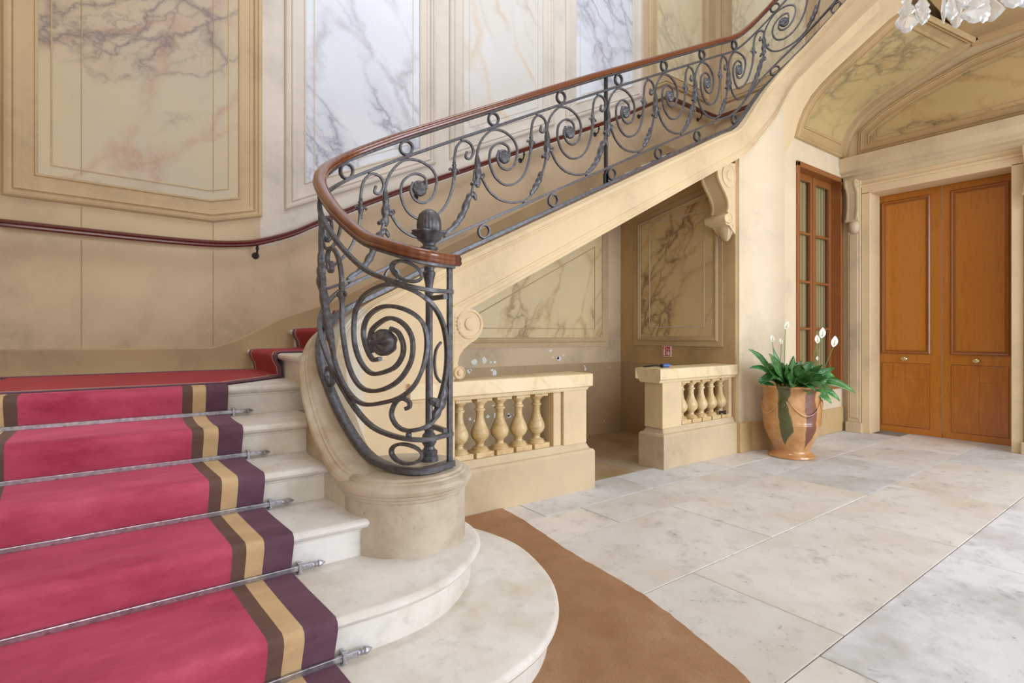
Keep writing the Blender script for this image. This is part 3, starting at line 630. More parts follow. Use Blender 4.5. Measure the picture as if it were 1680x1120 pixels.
# rounded pier that carries the turning stringer, and the cove that joins it to the vault
fp = [(e, zl) for p, zl, e in rl if p[0] > 5.72 and p[1] > 3.17]
V = [(fp[0][0][0]+.0, 3.60, 0), (fp[0][0][0]+.0, 3.60, fp[0][1])]
for e, zl in fp: V += [(e[0], e[1]+.012, 0), (e[0], e[1]+.012, zl+.02)]
V += [(6.63, 3.30, 0), (6.63, 3.30, 3.75)]
pier = link('wall_pier', V, [(2*i, 2*i+2, 2*i+3, 2*i+1) for i in range(len(V)//2-1)], 'pier', smooth=True, smooth_angle=40); tag(pier, kind='structure')
V = []; js = [k for k in range(len(rl)) if rl[k][0][0] > 6.3 and rl[k][0][1] <= 3.22 and rl[k][0][1] > 1.75]
NB = 10; Lc = [(6.60, 3.285, 3.45), (6.64, 3.283, 3.6), (6.74, 3.282, 3.72)]+[(UL+.02, v+.004, z) for v, z in Lp]
for jj, k in enumerate(js):
    p, zl, e = rl[k]; A = Vector(e); tt = (jj/(len(js)-1))**.8*(len(Lc)-1); ii = min(int(tt), len(Lc)-2); B = Vector(Lc[ii]).lerp(Vector(Lc[ii+1]), tt-ii)
    C = (A+B)/2+Vector((0, .05, .03))*min(1, (A-B).length)
    for q_ in range(NB): t = q_/(NB-1); V.append(tuple(A*(1-t)**2+C*2*t*(1-t)+B*t*t))
F = [(i*NB+j, i*NB+j+1, (i+1)*NB+j+1, (i+1)*NB+j) for i in range(len(js)-1) for j in range(NB-1)]
link('stringer_cove', V, F, 'cream', stringer, smooth=True)
# drum at the foot
dp = [(.285, .0), (.30, .01), (.305, .36-.35)]
prof = [(.296, 0), (.296, .240), (.302, .246), (.303, .258), (.312, .264), (.315, .276), (.326, .284), (.331, .300), (.326, .315), (.312, .325), (.300, .328), (.296, .336), (.284, .338), (.276, .348), (.25, .350), (.0, .351)]
drum = link('newel_drum', *lathe([(r, z) for r, z in prof], 1.15, 2.46, .35, 56), 'drum', smooth=True, smooth_angle=28)
tag(drum, 'round grey-brown stone drum with moulded rim carrying the newel post', 'plinth')
# wall filling below the stringer between the drum and the balustrade
wsn = link('wall_stair', *boxv(1.3, 1.98, 3.395, 3.56, 0, 1.2), 'cream'); tag(wsn, kind='structure')

# ------------------------------------------------------------ wrought iron railing
rail = thing('stair_railing', (1.2, 2.46, .70), 'dark grey wrought-iron scroll railing with polished mahogany handrail', 'railing')
def sweep_s(s0, s1, t, wd, dp, zoff=0, step=.04):
    n = max(2, int((s1-s0)/step)); P_, N_2 = [], []
    for i in range(n+1):
        s = s0+(s1-s0)*i/n; P_.append(rp(s, t)+Vector((0, 0, zoff))); N_2.append(nor(s))
    return P_, N_2
for t, wd, dpv, nm in ((0, .030, .050, 'base_bar'), (.150, .020, .028, 'rail_bar'), (.875, .020, .028, 'rail_bar'), (1.0, .014, .050, 'top_bar')):
    P_, N_2 = sweep_s(-.015, SEND, t, wd, dpv); link(nm, *bar(P_, N_2, wd, dpv), 'iron', rail, smooth=True, smooth_angle=35)
# handrail
hp = [(-.026, 0), (-.036, .008), (-.038, .018), (-.031, .024), (-.035, .032), (-.034, .044), (-.024, .056), (0, .062), (.024, .056), (.034, .044), (.035, .032), (.031, .024), (.038, .018), (.036, .008), (.026, 0)]
RG = []; n = 230
for i in range(n+1):
    s = -.04+(SEND+.04)*i/n; p = rp(s, 1)+Vector((0, 0, .007)); N = nor(s); sc = 1
    RG.append([tuple(p+N*(x*sc)+Vector((0, 0, .03+(z-.03)*sc))) for x, z in hp])
for sb, sc in ((-.048, .93), (-.055, .80), (-.060, .58), (-.062, .2)):
    p = rp(sb, 1)+Vector((0, 0, .007)); RG.insert(0, [tuple(p+nor(0)*(x*sc)+Vector((0, 0, .03+(z-.03)*sc))) for x, z in hp])
link('handrail', *rings(RG), 'mahogany', rail, smooth=True, smooth_angle=38)
def curve_pts(L, f, n=7):
    return [f(*q) for q in spline(L, n)]
def strip(name, L, s0=0, wd=.0165, dpv=.018, taper=None, unit=True):
    sp = spline(L, 7); P_, N_2 = [], []
    for a, b in sp:
        s = s0+a; t = .15+b*.725 if unit else b
        P_.append(rp(s, t)); N_2.append(nor(s))
    return link(name, *bar(P_, N_2, taper or wd, dpv), 'iron', rail, smooth=True, smooth_angle=40)
def rose(name, r, seed=0):
    RG = []; nr, ns = 9, 48
    for i in range(nr+1):
        rr = r*i/nr; ring = []
        for k in range(ns):
            a = 2*math.pi*k/ns; h = .34*r*math.sqrt(max(0, 1-(i/nr)**2))*(1+.30*math.sin(6*a+4.5*i/nr)*(.35+.65*i/nr)*(i/nr > .12))+.006
            ring.append((rr*math.cos(a)+1e-6, -h, rr*math.sin(a)))
        RG.append(ring)
    back = [[(p[0], -p[1], p[2]) for p in r_] for r_ in reversed(RG)]
    V, F = rings(RG+back, True, False, True); return V, F
V, F = rose('rosette', .056); ROS = None
def place_rose(s, t, k=1.0):
    global ROS
    p = rp(s, t); N = nor(s)
    if ROS is None or k != 1.0:
        v_, f_ = rose('rosette', .056*k); me_o = link('rosette', v_, f_, 'iron', rail, smooth=True, origin=(0, 0, 0))
        me_o.location = p-WL[rail.name]; o = me_o
        if k == 1.0: ROS = o
    else: o = inst(ROS, p, rail)
    o.rotation_euler = (0, 0, math.atan2(N.y, N.x)-math.pi/2); WL[o.name] = p; return o
def leaf_strip(L, s0, wmax=.045, dpv=.03, lobes=5, unit=True):
    sp = spline(L, 8); n = len(sp)-1
    def wf(x): e = math.sin(math.pi*min(1, x*.93+.07))**.6; return .012+wmax*e*(.45+.55*abs(math.sin(lobes*math.pi*x)))
    def df(x): return .012+dpv*math.sin(math.pi*x)*(.6+.4*abs(math.sin(lobes*math.pi*x+.8)))
    P_ = [rp(s0+a, .15+b*.725 if unit else b) for a, b in sp]; N_2 = [nor(s0+a) for a, b in sp]
    return link('leaf', *bar(P_, N_2, wf, df), 'iron', rail, smooth=True)
def ball(name, s, t, r, parent=None, off=0):
    p = rp(s, t, off); RG = [[(p.x+r*math.sin(a)*math.cos(b*math.pi/5), p.y+r*math.sin(a)*math.sin(b*math.pi/5), p.z-r*math.cos(a)) for b in range(10)] for a in (.02, .6, 1.1, 1.57, 2.0, 2.5, 3.12)]
    return link(name, *rings(RG), 'iron', parent or rail, smooth=True)
def collar(s, t, parent=None):
    """trumpet shaped fleuron on a rising bar"""
    p = rp(s, t); prof = [(.008, -.075), (.013, -.068), (.010, -.058), (.016, -.03), (.021, -.010), (.023, .006), (.017, .018), (.013, .028), (.018, .034), (.018, .042), (.012, .048), (.014, .060), (.009, .068)]
    c_ = link('fleuron', *lathe(prof, p.x, p.y, p.z, 12), 'iron', rail, smooth=True)
    t_ = Vector((nor(s).y, -nor(s).x, 0))
    for sg in (-1, 1):
        pts = [p+Vector((0, 0, -.02)), p+t_*sg*.020+Vector((0, 0, .002)), p+t_*sg*.034+Vector((0, 0, .010)), p+t_*sg*.042+Vector((0, 0, .0)), p+t_*sg*.036+Vector((0, 0, -.008))]
        link('petal', *tube(pts, .010, 6, r2=.007), 'iron', c_, smooth=True)
    return c_
A_ = [(-.246,.60),(-.252,.755),(-.222,.88),(-.158,.955),(-.085,.968),(.012,.90),(.10,.774),(.134,.639),(.108,.507),(.047,.465),(-.028,.53),(-.064,.645),(-.046,.72)]
B_ = [(.055,.60),(.043,.72),(-.036,.80),(-.113,.779),(-.137,.69),(-.124,.568),(-.075,.427),(.012,.313),(.117,.281),(.204,.344),(.257,.486),(.274,.644),(.279,.807),(.300,.923),(.352,.962),(.414,.903),(.440,.807),(.414,.744),(.375,.775),(.385,.83)]
C_ = [(-.232,.594),(-.192,.443),(-.130,.297),(-.036,.168),(.082,.081),(.186,.045),(.274,.064),(.352,.151),(.405,.295),(.440,.447),(.452,.60)]
S_UN = [1.34, 2.06, 2.80, 3.508, 4.233, 4.912, 5.569, 6.205, 6.82, 7.47]
def fit(L, k): return [(a*k, b) for a, b in L]
for i, s0 in enumerate(S_UN):
    nxt = (S_UN[i+1]-s0) if i+1 < len(S_UN) else .66; k = nxt/.705; k = max(.88, min(1.03, k))
    strip('scroll', fit(A_, k), s0); strip('scroll', fit(B_, k), s0); strip('scroll', fit(C_, k), s0)
    place_rose(s0, .15+.632*.725)
    collar(s0+.277*k, .15+.68*.725)
    leaf_strip([(-.246*k,.40),(-.250*k,.50),(-.247*k,.62),(-.252*k,.78)], s0, .040, .034, 3)
    leaf_strip([(-.235*k,.53),(-.205*k,.50),(-.19*k,.53)], s0, .024, .026, 2); leaf_strip([(-.25*k,.48),(-.285*k,.46),(-.30*k,.49)], s0, .024, .026, 2)
    if i % 2 == 1: lf_ = leaf_strip([(.20*k,.05),(.285*k,.10),(.35*k,.19),(.40*k,.33),(.44*k,.35),(.465*k,.27)], s0, .036, .03, 7)
    elif i == 0: leaf_strip([(.18*k,.06),(.285*k,.10),(.35*k,.19),(.40*k,.33),(.45*k,.36),(.48*k,.28)], s0, .036, .03, 7)
    else: leaf_strip([(.27*k,.08),(.32*k,.14),(.365*k,.22),(.375*k,.30)], s0, .034, .03, 4)
    ball('stud', s0-.12*k, .15+.985*.725, .011); ball('stud', s0+.335*k, .15+.985*.725, .011); ball('stud', s0+.20*k, .15+.018*.725, .012)
    for st, tt, hh in ((-.20, .9375, .052), (.16 if False else .50, .9375, .052))[:1]:
        pass
def ring(s, t, r, rs=None):
    p = rp(s, t); e = at(s+.02); b = at(s-.02); sl = ((e[2]+(e[3]-e[2])*t)-(b[2]+(b[3]-b[2])*t))/.04
    P_ = []; N_2 = []
    for k_ in range(20):
        a = 2*math.pi*k_/20; ds = (rs or r)*math.cos(a); pt = at(s+ds); z = p.z+r*math.sin(a)+(sl*ds if rs else sl*ds*.35)
        P_.append(Vector((pt[0], pt[1], z))); N_2.append(nor(s+ds))
    return link('ring', *bar(P_, N_2, .015, .026, closed=True), 'iron', rail, smooth=True, smooth_angle=40)
H_ = .965
RINGS_T = [1.55, 2.16, 2.78, 3.33, 3.81, 4.27, 4.74, 5.21, 5.70, 6.18, 6.60]
# rings between the two upper bars, and between the two lower bars, one of each per bay
for i, s0 in enumerate(S_UN):
    if i > 0: ring(s0-.10, .9375, .047)
    if i > 1: ring(s0-.19 if i < 7 else s0-.10, .074, .050)
ring(1.52, .9375, .047); ring(1.22, .9375, .042); ring(1.30, .072, .045); ring(1.85, .074, .05)
# big volute bay beside the newel
VA = [(.085,.31),(.045,.40),(.022,.50),(.022,.61),(.052,.715),(.117,.797),(.203,.852),(.311,.862),(.438,.826),(.575,.755),(.657,.649),(.680,.548),(.671,.461),(.624,.412),(.535,.398),(.43,.421),(.332,.468),(.283,.530),(.275,.590),(.303,.640),(.35,.650)]
VB = [(.787,.577),(.785,.465),(.762,.381),(.719,.310),(.640,.286),(.517,.315),(.389,.358),(.298,.42),(.241,.502),(.224,.581),(.236,.650),(.281,.692),(.350,.698),(.43,.66),(.505,.607),(.530,.548),(.500,.505)]
VC = [(.93,.30),(.864,.215),(.77,.182),(.671,.192),(.517,.25),(.332,.318),(.232,.389),(.179,.491),(.157,.609),(.174,.705),(.232,.752),(.332,.757),(.455,.719),(.553,.653),(.592,.575),(.570,.510),(.50,.470),(.43,.490)]
VD = [(.262,.290),(.243,.302),(.241,.322),(.262,.335),(.292,.332),(.326,.301),(.345,.249),(.320,.208),(.273,.190),(.221,.194),(.154,.216),(.099,.256),(.060,.32),(.04,.40)]
VE = [(.786,.55),(.789,.64),(.795,.735),(.83,.80),(.89,.805),(.95,.755),(.965,.69),(.93,.655),(.90,.685),(.915,.715)]
for L in (VA, VB, VC, VE): strip('scroll', L, 0, .0195, .023, unit=False)
strip('scroll', VD, 0, .018, .021, unit=False)
place_rose(.402, .572, 1.16).scale = (1.32, 1.5, 1)
collar(.788, .63)
leaf_strip([(.115,.24),(.085,.29),(.05,.35),(.035,.42)], 0, .035, .03, 3, False); leaf_strip([(.075,.30),(.12,.335),(.14,.32)], 0, .03, .03, 2, False)
leaf_strip([(1.10,.62),(1.06,.50),(.99,.38),(.92,.29),(.86,.22)], 0, .036, .034, 6, False)
leaf_strip([(1.10,.58),(1.085,.50),(1.09,.40)], 0, .05, .04, 2, False)
strip('scroll', [(1.10,.64),(1.05,.50),(.99,.40),(.92,.29)], 0, .013, .018, unit=False)
ball('stud', .31, .871, .016); ball('stud', .245, .170, .015); ball('stud', .955, .34, .018); ball('stud', 1.11, .50, .02)
ring(.264, .078, .045, .082); ring(.262, .940, .044, .080); ring(.93, .075, .045); ring(.66, .075, .0, None) if False else None
strip('scroll', [(.066,.42),(.10,.455),(.112,.52),(.10,.585),(.066,.62)], 0, .010, .014, unit=False)
# end stile and newel post with acorn finial
P_ = [rp(.0, t) for t in (0, .5, 1)]; link('end_stile', *bar(P_, [nor(0)]*3, .030, .018), 'iron', rail)
st = rp(3.98, 0); tp = rp(3.98, 1); link('support_stay', *merge([boxv(st.x-.012, st.x+.012, st.y+.0, st.y+.03, st.z-.02, tp.z), boxv(st.x-.022, st.x+.022, st.y-.0, st.y+.03, st.z, st.z+.10)]), 'iron_dark', rail)
NX, NY = 1.286, 2.47
pf = [(.048, 0), (.048, .022), (.040, .03), (.044, .04), (.044, .052), (.030, .062), (.026, .075), (.038, .095), (.040, .115), (.034, .135), (.022, .150), (.026, .160), (.026, .170), (.0195, .18), (.0185, .55), (.0185, .86), (.023, .868), (.023, .88), (.019, .886), (.020, .91), (.026, .94), (.032, .962), (.034, .975), (.026, .985), (.022, 1.07), (.022, 1.08)]
nw = link('newel_post', *lathe(pf, NX, NY, .70, 20), 'iron', rail, smooth=True, smooth_angle=35)
for z in (.885, 1.54):
    p = rp(.03, (z-.72)/.965); q_ = Vector((NX, NY, z)); link('clasp', *bar([q_+(p-q_)*f for f in (0, .5, 1)], [Vector((0, 0, 1))]*3, .022, .024), 'iron', nw)
zf = 1.775
link('finial_cup', *lathe([(.022, -.02), (.024, .0), (.036, .012), (.046, .022), (.047, .030), (.034, .036), (.030, .046), (.040, .058), (.060, .072), (.066, .088), (.084, .104), (.088, .110), (.080, .115), (.062, .112), (.05, .105)], NX, NY, zf, 48, fn=lambda a, z: 1+(.13*math.cos(8*a) if z > .095 else (.05*math.cos(8*a) if z > .05 else .03*math.cos(10*a)))), 'iron', nw, smooth=True)
link('acorn_finial', *lathe([(.05, .10), (.060, .115), (.0625, .145), (.059, .175), (.050, .20), (.036, .218), (.018, .228), (.001, .230)], NX, NY, zf, 72, fn=lambda a, z: 1+(.045*math.cos(22*a) if z < .21 else 0)), 'iron', nw, smooth=True)

# ------------------------------------------------------------ handrail on the back wall
WV = 5.07
wh = thing('wall_handrail', (.6, 5.07, 2.1), 'dark red mahogany handrail on iron brackets along the back wall', 'handrail')
pts = spline([(a, b) for a, b in WR[1:-2]], 6)+[(6.62, 4.945), (6.68, 4.965), (6.8, 4.97), (7.3, 4.97), (7.85, 4.97)]
hp2 = [(-.022, -.028), (-.030, -.018), (-.030, -.006), (-.024, 0), (-.030, .008), (-.028, .022), (-.014, .030), (.014, .030), (.028, .022), (.030, .008), (.024, 0), (.030, -.006), (.030, -.018), (.022, -.028)]
RG = [[(u, WV+x, z+zz) for x, zz in hp2] for u, z in pts]
RG += [[(7.93+x*.7, WV-.02-.0+x*.7-.0, 4.97+zz) for x, zz in hp2]]
RG += [[(7.98+x, WV-.12, 4.97+zz) for x, zz in hp2], [(7.98+x, 4.2, 4.97+zz) for x, zz in hp2], [(7.98+x, 3.6, 4.99+zz) for x, zz in hp2]]
link('rail', *rings(RG), 'mahogany_dark', wh, smooth=True, smooth_angle=35)
def bracket(u, z, v0=5.15, dirn=(0, -1)):
    dx, dy = dirn; b = [Vector((u, v0, z-.11)), Vector((u+dx*.03, v0+dy*.03, z-.115)), Vector((u+dx*.065, v0+dy*.065, z-.10)), Vector((u+dx*.08, v0+dy*.08, z-.06)), Vector((u+dx*.08, v0+dy*.08, z-.025))]
    o = link('bracket', *tube(b, .009, 8), 'iron_dark', wh, smooth=True)
    rg = [[(u+(r*math.cos(a*math.pi/8) if dx == 0 else dx*d), v0+(dy*d if dx == 0 else r*math.cos(a*math.pi/8)), z-.11+r*math.sin(a*math.pi/8)) for a in range(16)] for r, d in ((.030, 0), (.030, .008), (.018, .014), (.001, .018))]
    link('bracket_plate', *rings(rg), 'iron_dark', o, smooth=True, smooth_angle=40)
    link('bracket_knop', *tube([b[3]+Vector((0, 0, -.005)), b[3]+Vector((0, 0, .012))], .014, 8), 'iron_dark', o, smooth=True)
for u in (.96, 2.52, 3.92, 5.2, 6.1): bracket(u, interp(WR, u))
bracket(7.55, 4.97); bracket(8.06, 4.97, 4.55, (-1, 0))

# ------------------------------------------------------------ carpet runner
run = thing('carpet_runner', (0, 1.6, .18), 'crimson stair runner bordered by plum, beige and brown stripes', 'carpet')
def cprof():
    P_ = [(1.38, .012)]
    for k in range(1, 7):
        r, z = RV[k], RS*k
        P_ += [(r-.022, z-RS+.016), (r-.030, z-RS+.05), (r-.052, z-.058), (r-.060, z-.028), (r-.056, z-.004), (r-.038, z+.009), (r+.05, z+.010)]
        if k < 6: P_ += [((r+RV[k+1])/2, z+.011)]
    return P_+[(3.60, 1.061)]
cp = cprof()
def uedge(v): return .60-.085*(min(v, 3.6)-1.97) if v < 3.2 else .60-.085*(3.2-1.97)+(v-3.2)*.02
def band(name, a, b, mat, lift=0, parent=run):
    top = []; n = len(cp); V = []
    for i, (v, z) in enumerate(cp):
        p0, p1 = cp[max(i-1, 0)], cp[min(i+1, n-1)]; t = Vector((p1[0]-p0[0], p1[1]-p0[1])).normalized(); nx, nz = -t.y, t.x
        e = uedge(v); q0, q1 = e-a, e-b
        V += [(q0, v+nx*lift, z+nz*lift), (q1, v+nx*lift, z+nz*lift), (q1, v+nx*(lift-.008), z+nz*(lift-.008)), (q0, v+nx*(lift-.008), z+nz*(lift-.008))]
    F = []
    for i in range(n-1):
        for j in range(4): l = (j+1) % 4; F.append((i*4+j, i*4+l, i*4+4+l, i*4+4+j))
    F += [(0, 1, 2, 3), tuple(range(4*n-4, 4*n))]
    return link(name, V, F, mat, parent, smooth=True, smooth_angle=60)
band('field', .228, .905, 'carpet')
band('border_stripe', 0, .113, 'carpet_plum'); band('border_stripe', .113, .178, 'carpet_beige'); band('border_stripe', .178, .228, 'carpet_brown')
band('border_stripe', 1.02, 1.133, 'carpet_plum'); band('border_stripe', .955, 1.02, 'carpet_beige'); band('border_stripe', .905, .955, 'carpet_brown')
# landing piece and second flight piece, with borders along both sides
lr = thing('landing_carpet', (.2, 4.3, 1.05), 'deep red carpet with dark borders on the landing and climbing the turning flight', 'carpet')
def flat(name, poly, z, mat, th=.01): return link(name, *prism(poly, 'z', z-th, z), mat, lr)
flat('field', [(-.62, 3.66), (.50, 3.66), (.84, 4.03), (.84, 4.90), (-.62, 4.90)], 1.064, 'carpet_red')
flat('border_stripe', [(-.75, 3.575), (.505, 3.575), (.93, 3.98), (.84, 4.03), (.50, 3.66), (-.62, 3.66), (-.62, 4.90), (.93, 4.90), (.93, 4.99), (-.75, 4.99)][:6]+[(-.75, 3.66)], 1.066, 'carpet_plum')
flat('border_stripe', [(-.75, 4.90), (.93, 4.90), (.93, 4.99), (-.75, 4.99)], 1.066, 'carpet_plum')
flat('border_line', [(-.62, 3.655), (.50, 3.655), (.84, 4.025), (.835, 4.045), (.495, 3.672), (-.62, 3.672)], 1.0665, 'carpet_beige')
c2 = [(U7-.10, 1.064)]
for k in range(17):
    u = U7+k*.35; z = 1.225+k*RS
    c2 += [(u-.022, z-RS+.018), (u-.03, z-.10), (u-.056, z-.05), (u-.060, z-.02), (u-.05, z+.004), (u-.02, z+.010)]+([(u+.2, z+.011)] if k < 16 else [(u+.3, z+.011)])
def band2(name, v0, v1, mat, lift=0):
    V = []; n = len(c2)
    for i, (u, z) in enumerate(c2):
        p0, p1 = c2[max(i-1, 0)], c2[min(i+1, n-1)]; t = Vector((p1[0]-p0[0], p1[1]-p0[1])).normalized(); nx, nz = -t.y, t.x
        V += [(u+nx*lift, v0, z+nz*lift), (u+nx*lift, v1, z+nz*lift), (u+nx*(lift-.008), v1, z+nz*(lift-.008)), (u+nx*(lift-.008), v0, z+nz*(lift-.008))]
    F = [(i*4+j, i*4+(j+1) % 4, i*4+4+(j+1) % 4, i*4+4+j) for i in range(n-1) for j in range(4)]+[(0, 1, 2, 3), tuple(range(4*n-4, 4*n))]
    return link(name, V, F, mat, lr, smooth=True, smooth_angle=60)
band2('field', 4.09, 4.83, 'carpet_red', .002)
band2('border_stripe', 3.97, 4.07, 'carpet_plum', .002); band2('border_line', 4.07, 4.09, 'carpet_beige', .002)
band2('border_line', 4.83, 4.85, 'carpet_beige', .002); band2('border_stripe', 4.85, 4.94, 'carpet_plum', .002)
# stair rods
names = {2: 'lowest steel stair rod, at the foot of the second riser', 3: 'steel stair rod second from the bottom, across the third riser', 4: 'steel stair rod third from the bottom, middle of the flight',
         5: 'steel stair rod second from the top, across the fifth riser', 6: 'topmost steel stair rod, just below the landing edge'}
for k in range(2, 7):
    v = RV[k]-.034; z = RS*(k-1)+.024; ue = uedge(v)+.085; ul = -.78
    t = thing('stair_rod', (0, v, z), names[k], 'stair rod', 'steel rods holding the crimson runner')
    link('rod', *boxv(ul, ue, v-.006, v+.006, z-.010, z+.012), 'steel', t, bevel=.003)
    for s_ in (ue-.055, ul+.05):
        link('rod_bracket', *merge([boxv(s_-.006, s_+.006, v-.012, v+.03, z-.018, z+.020), boxv(s_-.010, s_+.010, v-.010, v+.004, z+.018, z+.026), boxv(s_-.009, s_+.009, v-.008, v+.03, z-.024, z-.016)]), 'steel', t, bevel=.002)
    rg = [[(ue+d, v+r*math.cos(a*math.pi/4), z+.001+r*math.sin(a*math.pi/4)) for a in range(8)] for r, d in ((.010, -.004), (.010, .004), (.015, .010), (.011, .016), (.016, .024), (.012, .036), (.001, .052))]
    link('rod_finial', *rings(rg), 'steel', t, smooth=True, smooth_angle=30)
# ------------------------------------------------------------ balustrades
BALP = [(.028, .0), (.070, .0), (.070, .012), (.060, .016), (.064, .026), (.050, .034), (.034, .042), (.030, .060), (.036, .066), (.030, .072), (.044, .085), (.064, .110), (.073, .140), (.072, .165), (.060, .200), (.043, .240), (.033, .280), (.030, .320), (.032, .345), (.043, .350), (.043, .366), (.032, .372), (.031, .392), (.036, .400), (.044, .412), (.056, .422), (.060, .430), (.060, .436)]
BALP = [(r, z*.90) for r, z in BALP]
balproto = [None]
def baluster(u, v, parent, lab=None):
    if balproto[0] is None:
        sh = link('baluster', *lathe(BALP, 0, 0, .042, 28), 'marble_bal', parent, smooth=True, smooth_angle=30, origin=(0, 0, 0))
        pl = link('baluster_plinth', *boxv(-.082, .082, -.082, .082, 0, .042), 'marble_bal', sh, bevel=.004, origin=(0, 0, 0))
        ab = link('baluster_abacus', *boxv(-.072, .072, -.072, .072, .434, .458), 'marble_bal', sh, bevel=.004, origin=(0, 0, 0))
        balproto[0] = (sh, pl, ab); O = Vector((u, v, .405)); sh.location = O-WL[parent.name]; WL[sh.name] = O; return sh
    sh, pl, ab = balproto[0]; o = inst(sh, (u, v, .405), parent)
    for c_ in (pl, ab): d = c_.copy(); COL.objects.link(d); d.parent = o; d.location = (0, 0, 0)
    return o
def balustrade(name, label, u0, u1, v0, us, piers, endside):
    t = thing(name, ((u0+u1)/2, v0+.16, 0), label, 'balustrade', 'low balustrades under the stair')
    lv = [(0, 0), (0, .325), (.012, .345), (.035, .352), (.045, .372), (.06, .405)]
    RG = [[(u0+(d if endside == 'L' else 0), v0+d, z), (u1-(d if endside == 'R' else 0), v0+d, z), (u1-(d if endside == 'R' else 0), v0+.32-d, z), (u0+(d if endside == 'L' else 0), v0+.32-d, z)] for d, z in lv]
    link('base', *rings(RG), 'tan_low', t)
    # piers
    for (a, b, y0, y1) in piers: link('pier', *boxv(a, b, y0, y1, .40, .875), 'cream', t, bevel=.004)
    cs = [(-.002, .868), (-.012, .884), (-.018, .896), (-.040, .905), (-.042, 1.01), (-.02, 1.016)]
    cc = [(v0+.04+o, z) for o, z in cs]+[(v0+.28-o, z) for o, z in reversed(cs)]
    v_, f_ = prism(cc, 'x', u0-(.055 if endside == 'L' else 0), u1+(.055 if endside == 'R' else 0))
    V2 = []
    for x, y, z in v_:
        ins = .03 if z < .895 else (.022 if z < .90 else 0)
        if endside == 'R' and x > u1: x -= ins+.08
        if endside == 'L' and x < u0: x += ins
        V2.append((x, y, z))
    link('coping', V2, f_, 'marble_cap', t, bevel=.003)
    for u in us: baluster(u, v0+.155, t)
    return t
balustrade('balustrade', 'left stone balustrade with marbled coping, between the stair drum and the niche opening', 1.60, 3.385, 3.35, [2.08+.19*k for k in range(5)], [(3.06, 3.33, 3.40, 3.63), (2.965, 3.052, 3.425, 3.60), (1.9, 1.98, 3.42, 3.6)], 'R')
balustrade('balustrade', 'right stone balustrade with marbled coping, against the pier beside the potted lily', 4.375, 5.715, 3.37, [4.86+.185*k for k in range(5)], [(4.42, 4.735, 3.42, 3.65), (5.655, 5.71, 3.44, 3.62)], 'L')
# small things left on the right balustrade
bt = thing('blue_plug', (4.52, 3.50, 1.016), 'small blue plug with black cord lying on the right coping', 'plug')
link('plug_body', *tube([(4.52, 3.50, 1.034), (4.56, 3.49, 1.036), (4.60, 3.48, 1.037)], .018, 10), 'blue', bt, smooth=True, smooth_angle=40)
link('plug_prong', *merge([boxv(4.60, 4.635, 3.465, 3.471, 1.034, 1.040), boxv(4.60, 4.635, 3.489, 3.495, 1.034, 1.040)]), 'steel', bt)
link('plug_collar', *tube([(4.505, 3.502, 1.030), (4.522, 3.50, 1.034)], .021, 10), 'black', bt, smooth=True, smooth_angle=40)
link('cord', *tube(spline([(4.51, 3.505, 1.03), (4.47, 3.55, 1.036), (4.43, 3.60, 1.028), (4.40, 3.655, 1.02)], 6), .008, 6), 'black', bt, smooth=True)
dg = thing('black_object', (5.56, 3.47, .445), 'small crumpled black object lying at the foot of the last baluster', 'cloth')
random.seed(5)
pts = [(5.56+random.uniform(-.07, .07), 3.455+random.uniform(-.02, .02), .458+random.uniform(-.004, .022)) for _ in range(9)]
link('crumpled_cloth', *tube(spline(sorted(pts), 5), .011, 6), 'black', dg, smooth=True)

# ------------------------------------------------------------ console brackets
def disc(cx, cz, r, y0, y1, mat, parent, prof=None, axis='y', name='volute'):
    """volute disc with a raised spiral fillet on the face looking to -y (or -x)"""
    P_ = (lambda a, r_, d: (cx+r_*math.cos(a), d, cz+r_*math.sin(a))) if axis == 'y' else (lambda a, r_, d: (d, cx+r_*math.cos(a), cz+r_*math.sin(a)))
    sg = -1
    RG = [[P_(2*math.pi*k/32, r_, d) for k in range(32)] for r_, d in ((r, y1), (r, y0), (r*.92, y0-.006), (r*.84, y0-.006), (r*.80, y0+.002), (r*.45, y0+.002), (r*.40, y0-.010), (r*.25, y0-.014), (.0005, y0-.015))]
    return link(name, *rings(RG), mat, parent, smooth=True, smooth_angle=35)
def console(label, prof, axis, a0, a1, vols, mat='cream', ribs=None, group='scroll brackets', beadw=.018):
    xs = [p[0] for p in prof]; zs = [p[1] for p in prof]
    base = ((min(xs)+max(xs))/2, (a0+a1)/2, min(zs)) if axis == 'y' else ((a0+a1)/2, (min(xs)+max(xs))/2, min(zs))
    t = thing('scroll_bracket', base, label, 'bracket', None)
    link('console_body', *prism(prof, axis, a0, a1), mat, t, smooth=True, smooth_angle=35, bevel=.004)
    return t
def zx(px, py, v=3.37):
    k = (px-840)/869; u = v*(.59342+.80489*k)/(.80489-.59342*k); Y = .59342*u+.80489*v; return (u, 1.35+(550-py)/869*Y)
# left console: profile (u, z) at the stair wall
c1 = [(1.93, 1.56), (2.0, 1.555), (2.08, 1.55), (2.15, 1.53), (2.195, 1.485), (2.21, 1.43), (2.195, 1.37), (2.15, 1.32), (2.09, 1.285), (2.04, 1.25), (2.0, 1.20), (1.985, 1.14), (2.0, 1.10), (2.0, 1.03), (1.93, 1.03)]
t = console('cream scroll console with large volute standing on the left balustrade coping', c1, 'y', 3.36, 3.56, None)
disc(2.085, 1.435, .112, 3.352, 3.5, 'cream', t); disc(1.995, 1.075, .048, 3.35, 3.5, 'cream', t)
link('hatched_side', *merge([boxv(1.93, 2.02-.004*i, 3.354, 3.36, 1.29+.028*i, 1.30+.028*i) for i in range(8)]), 'cream', t)
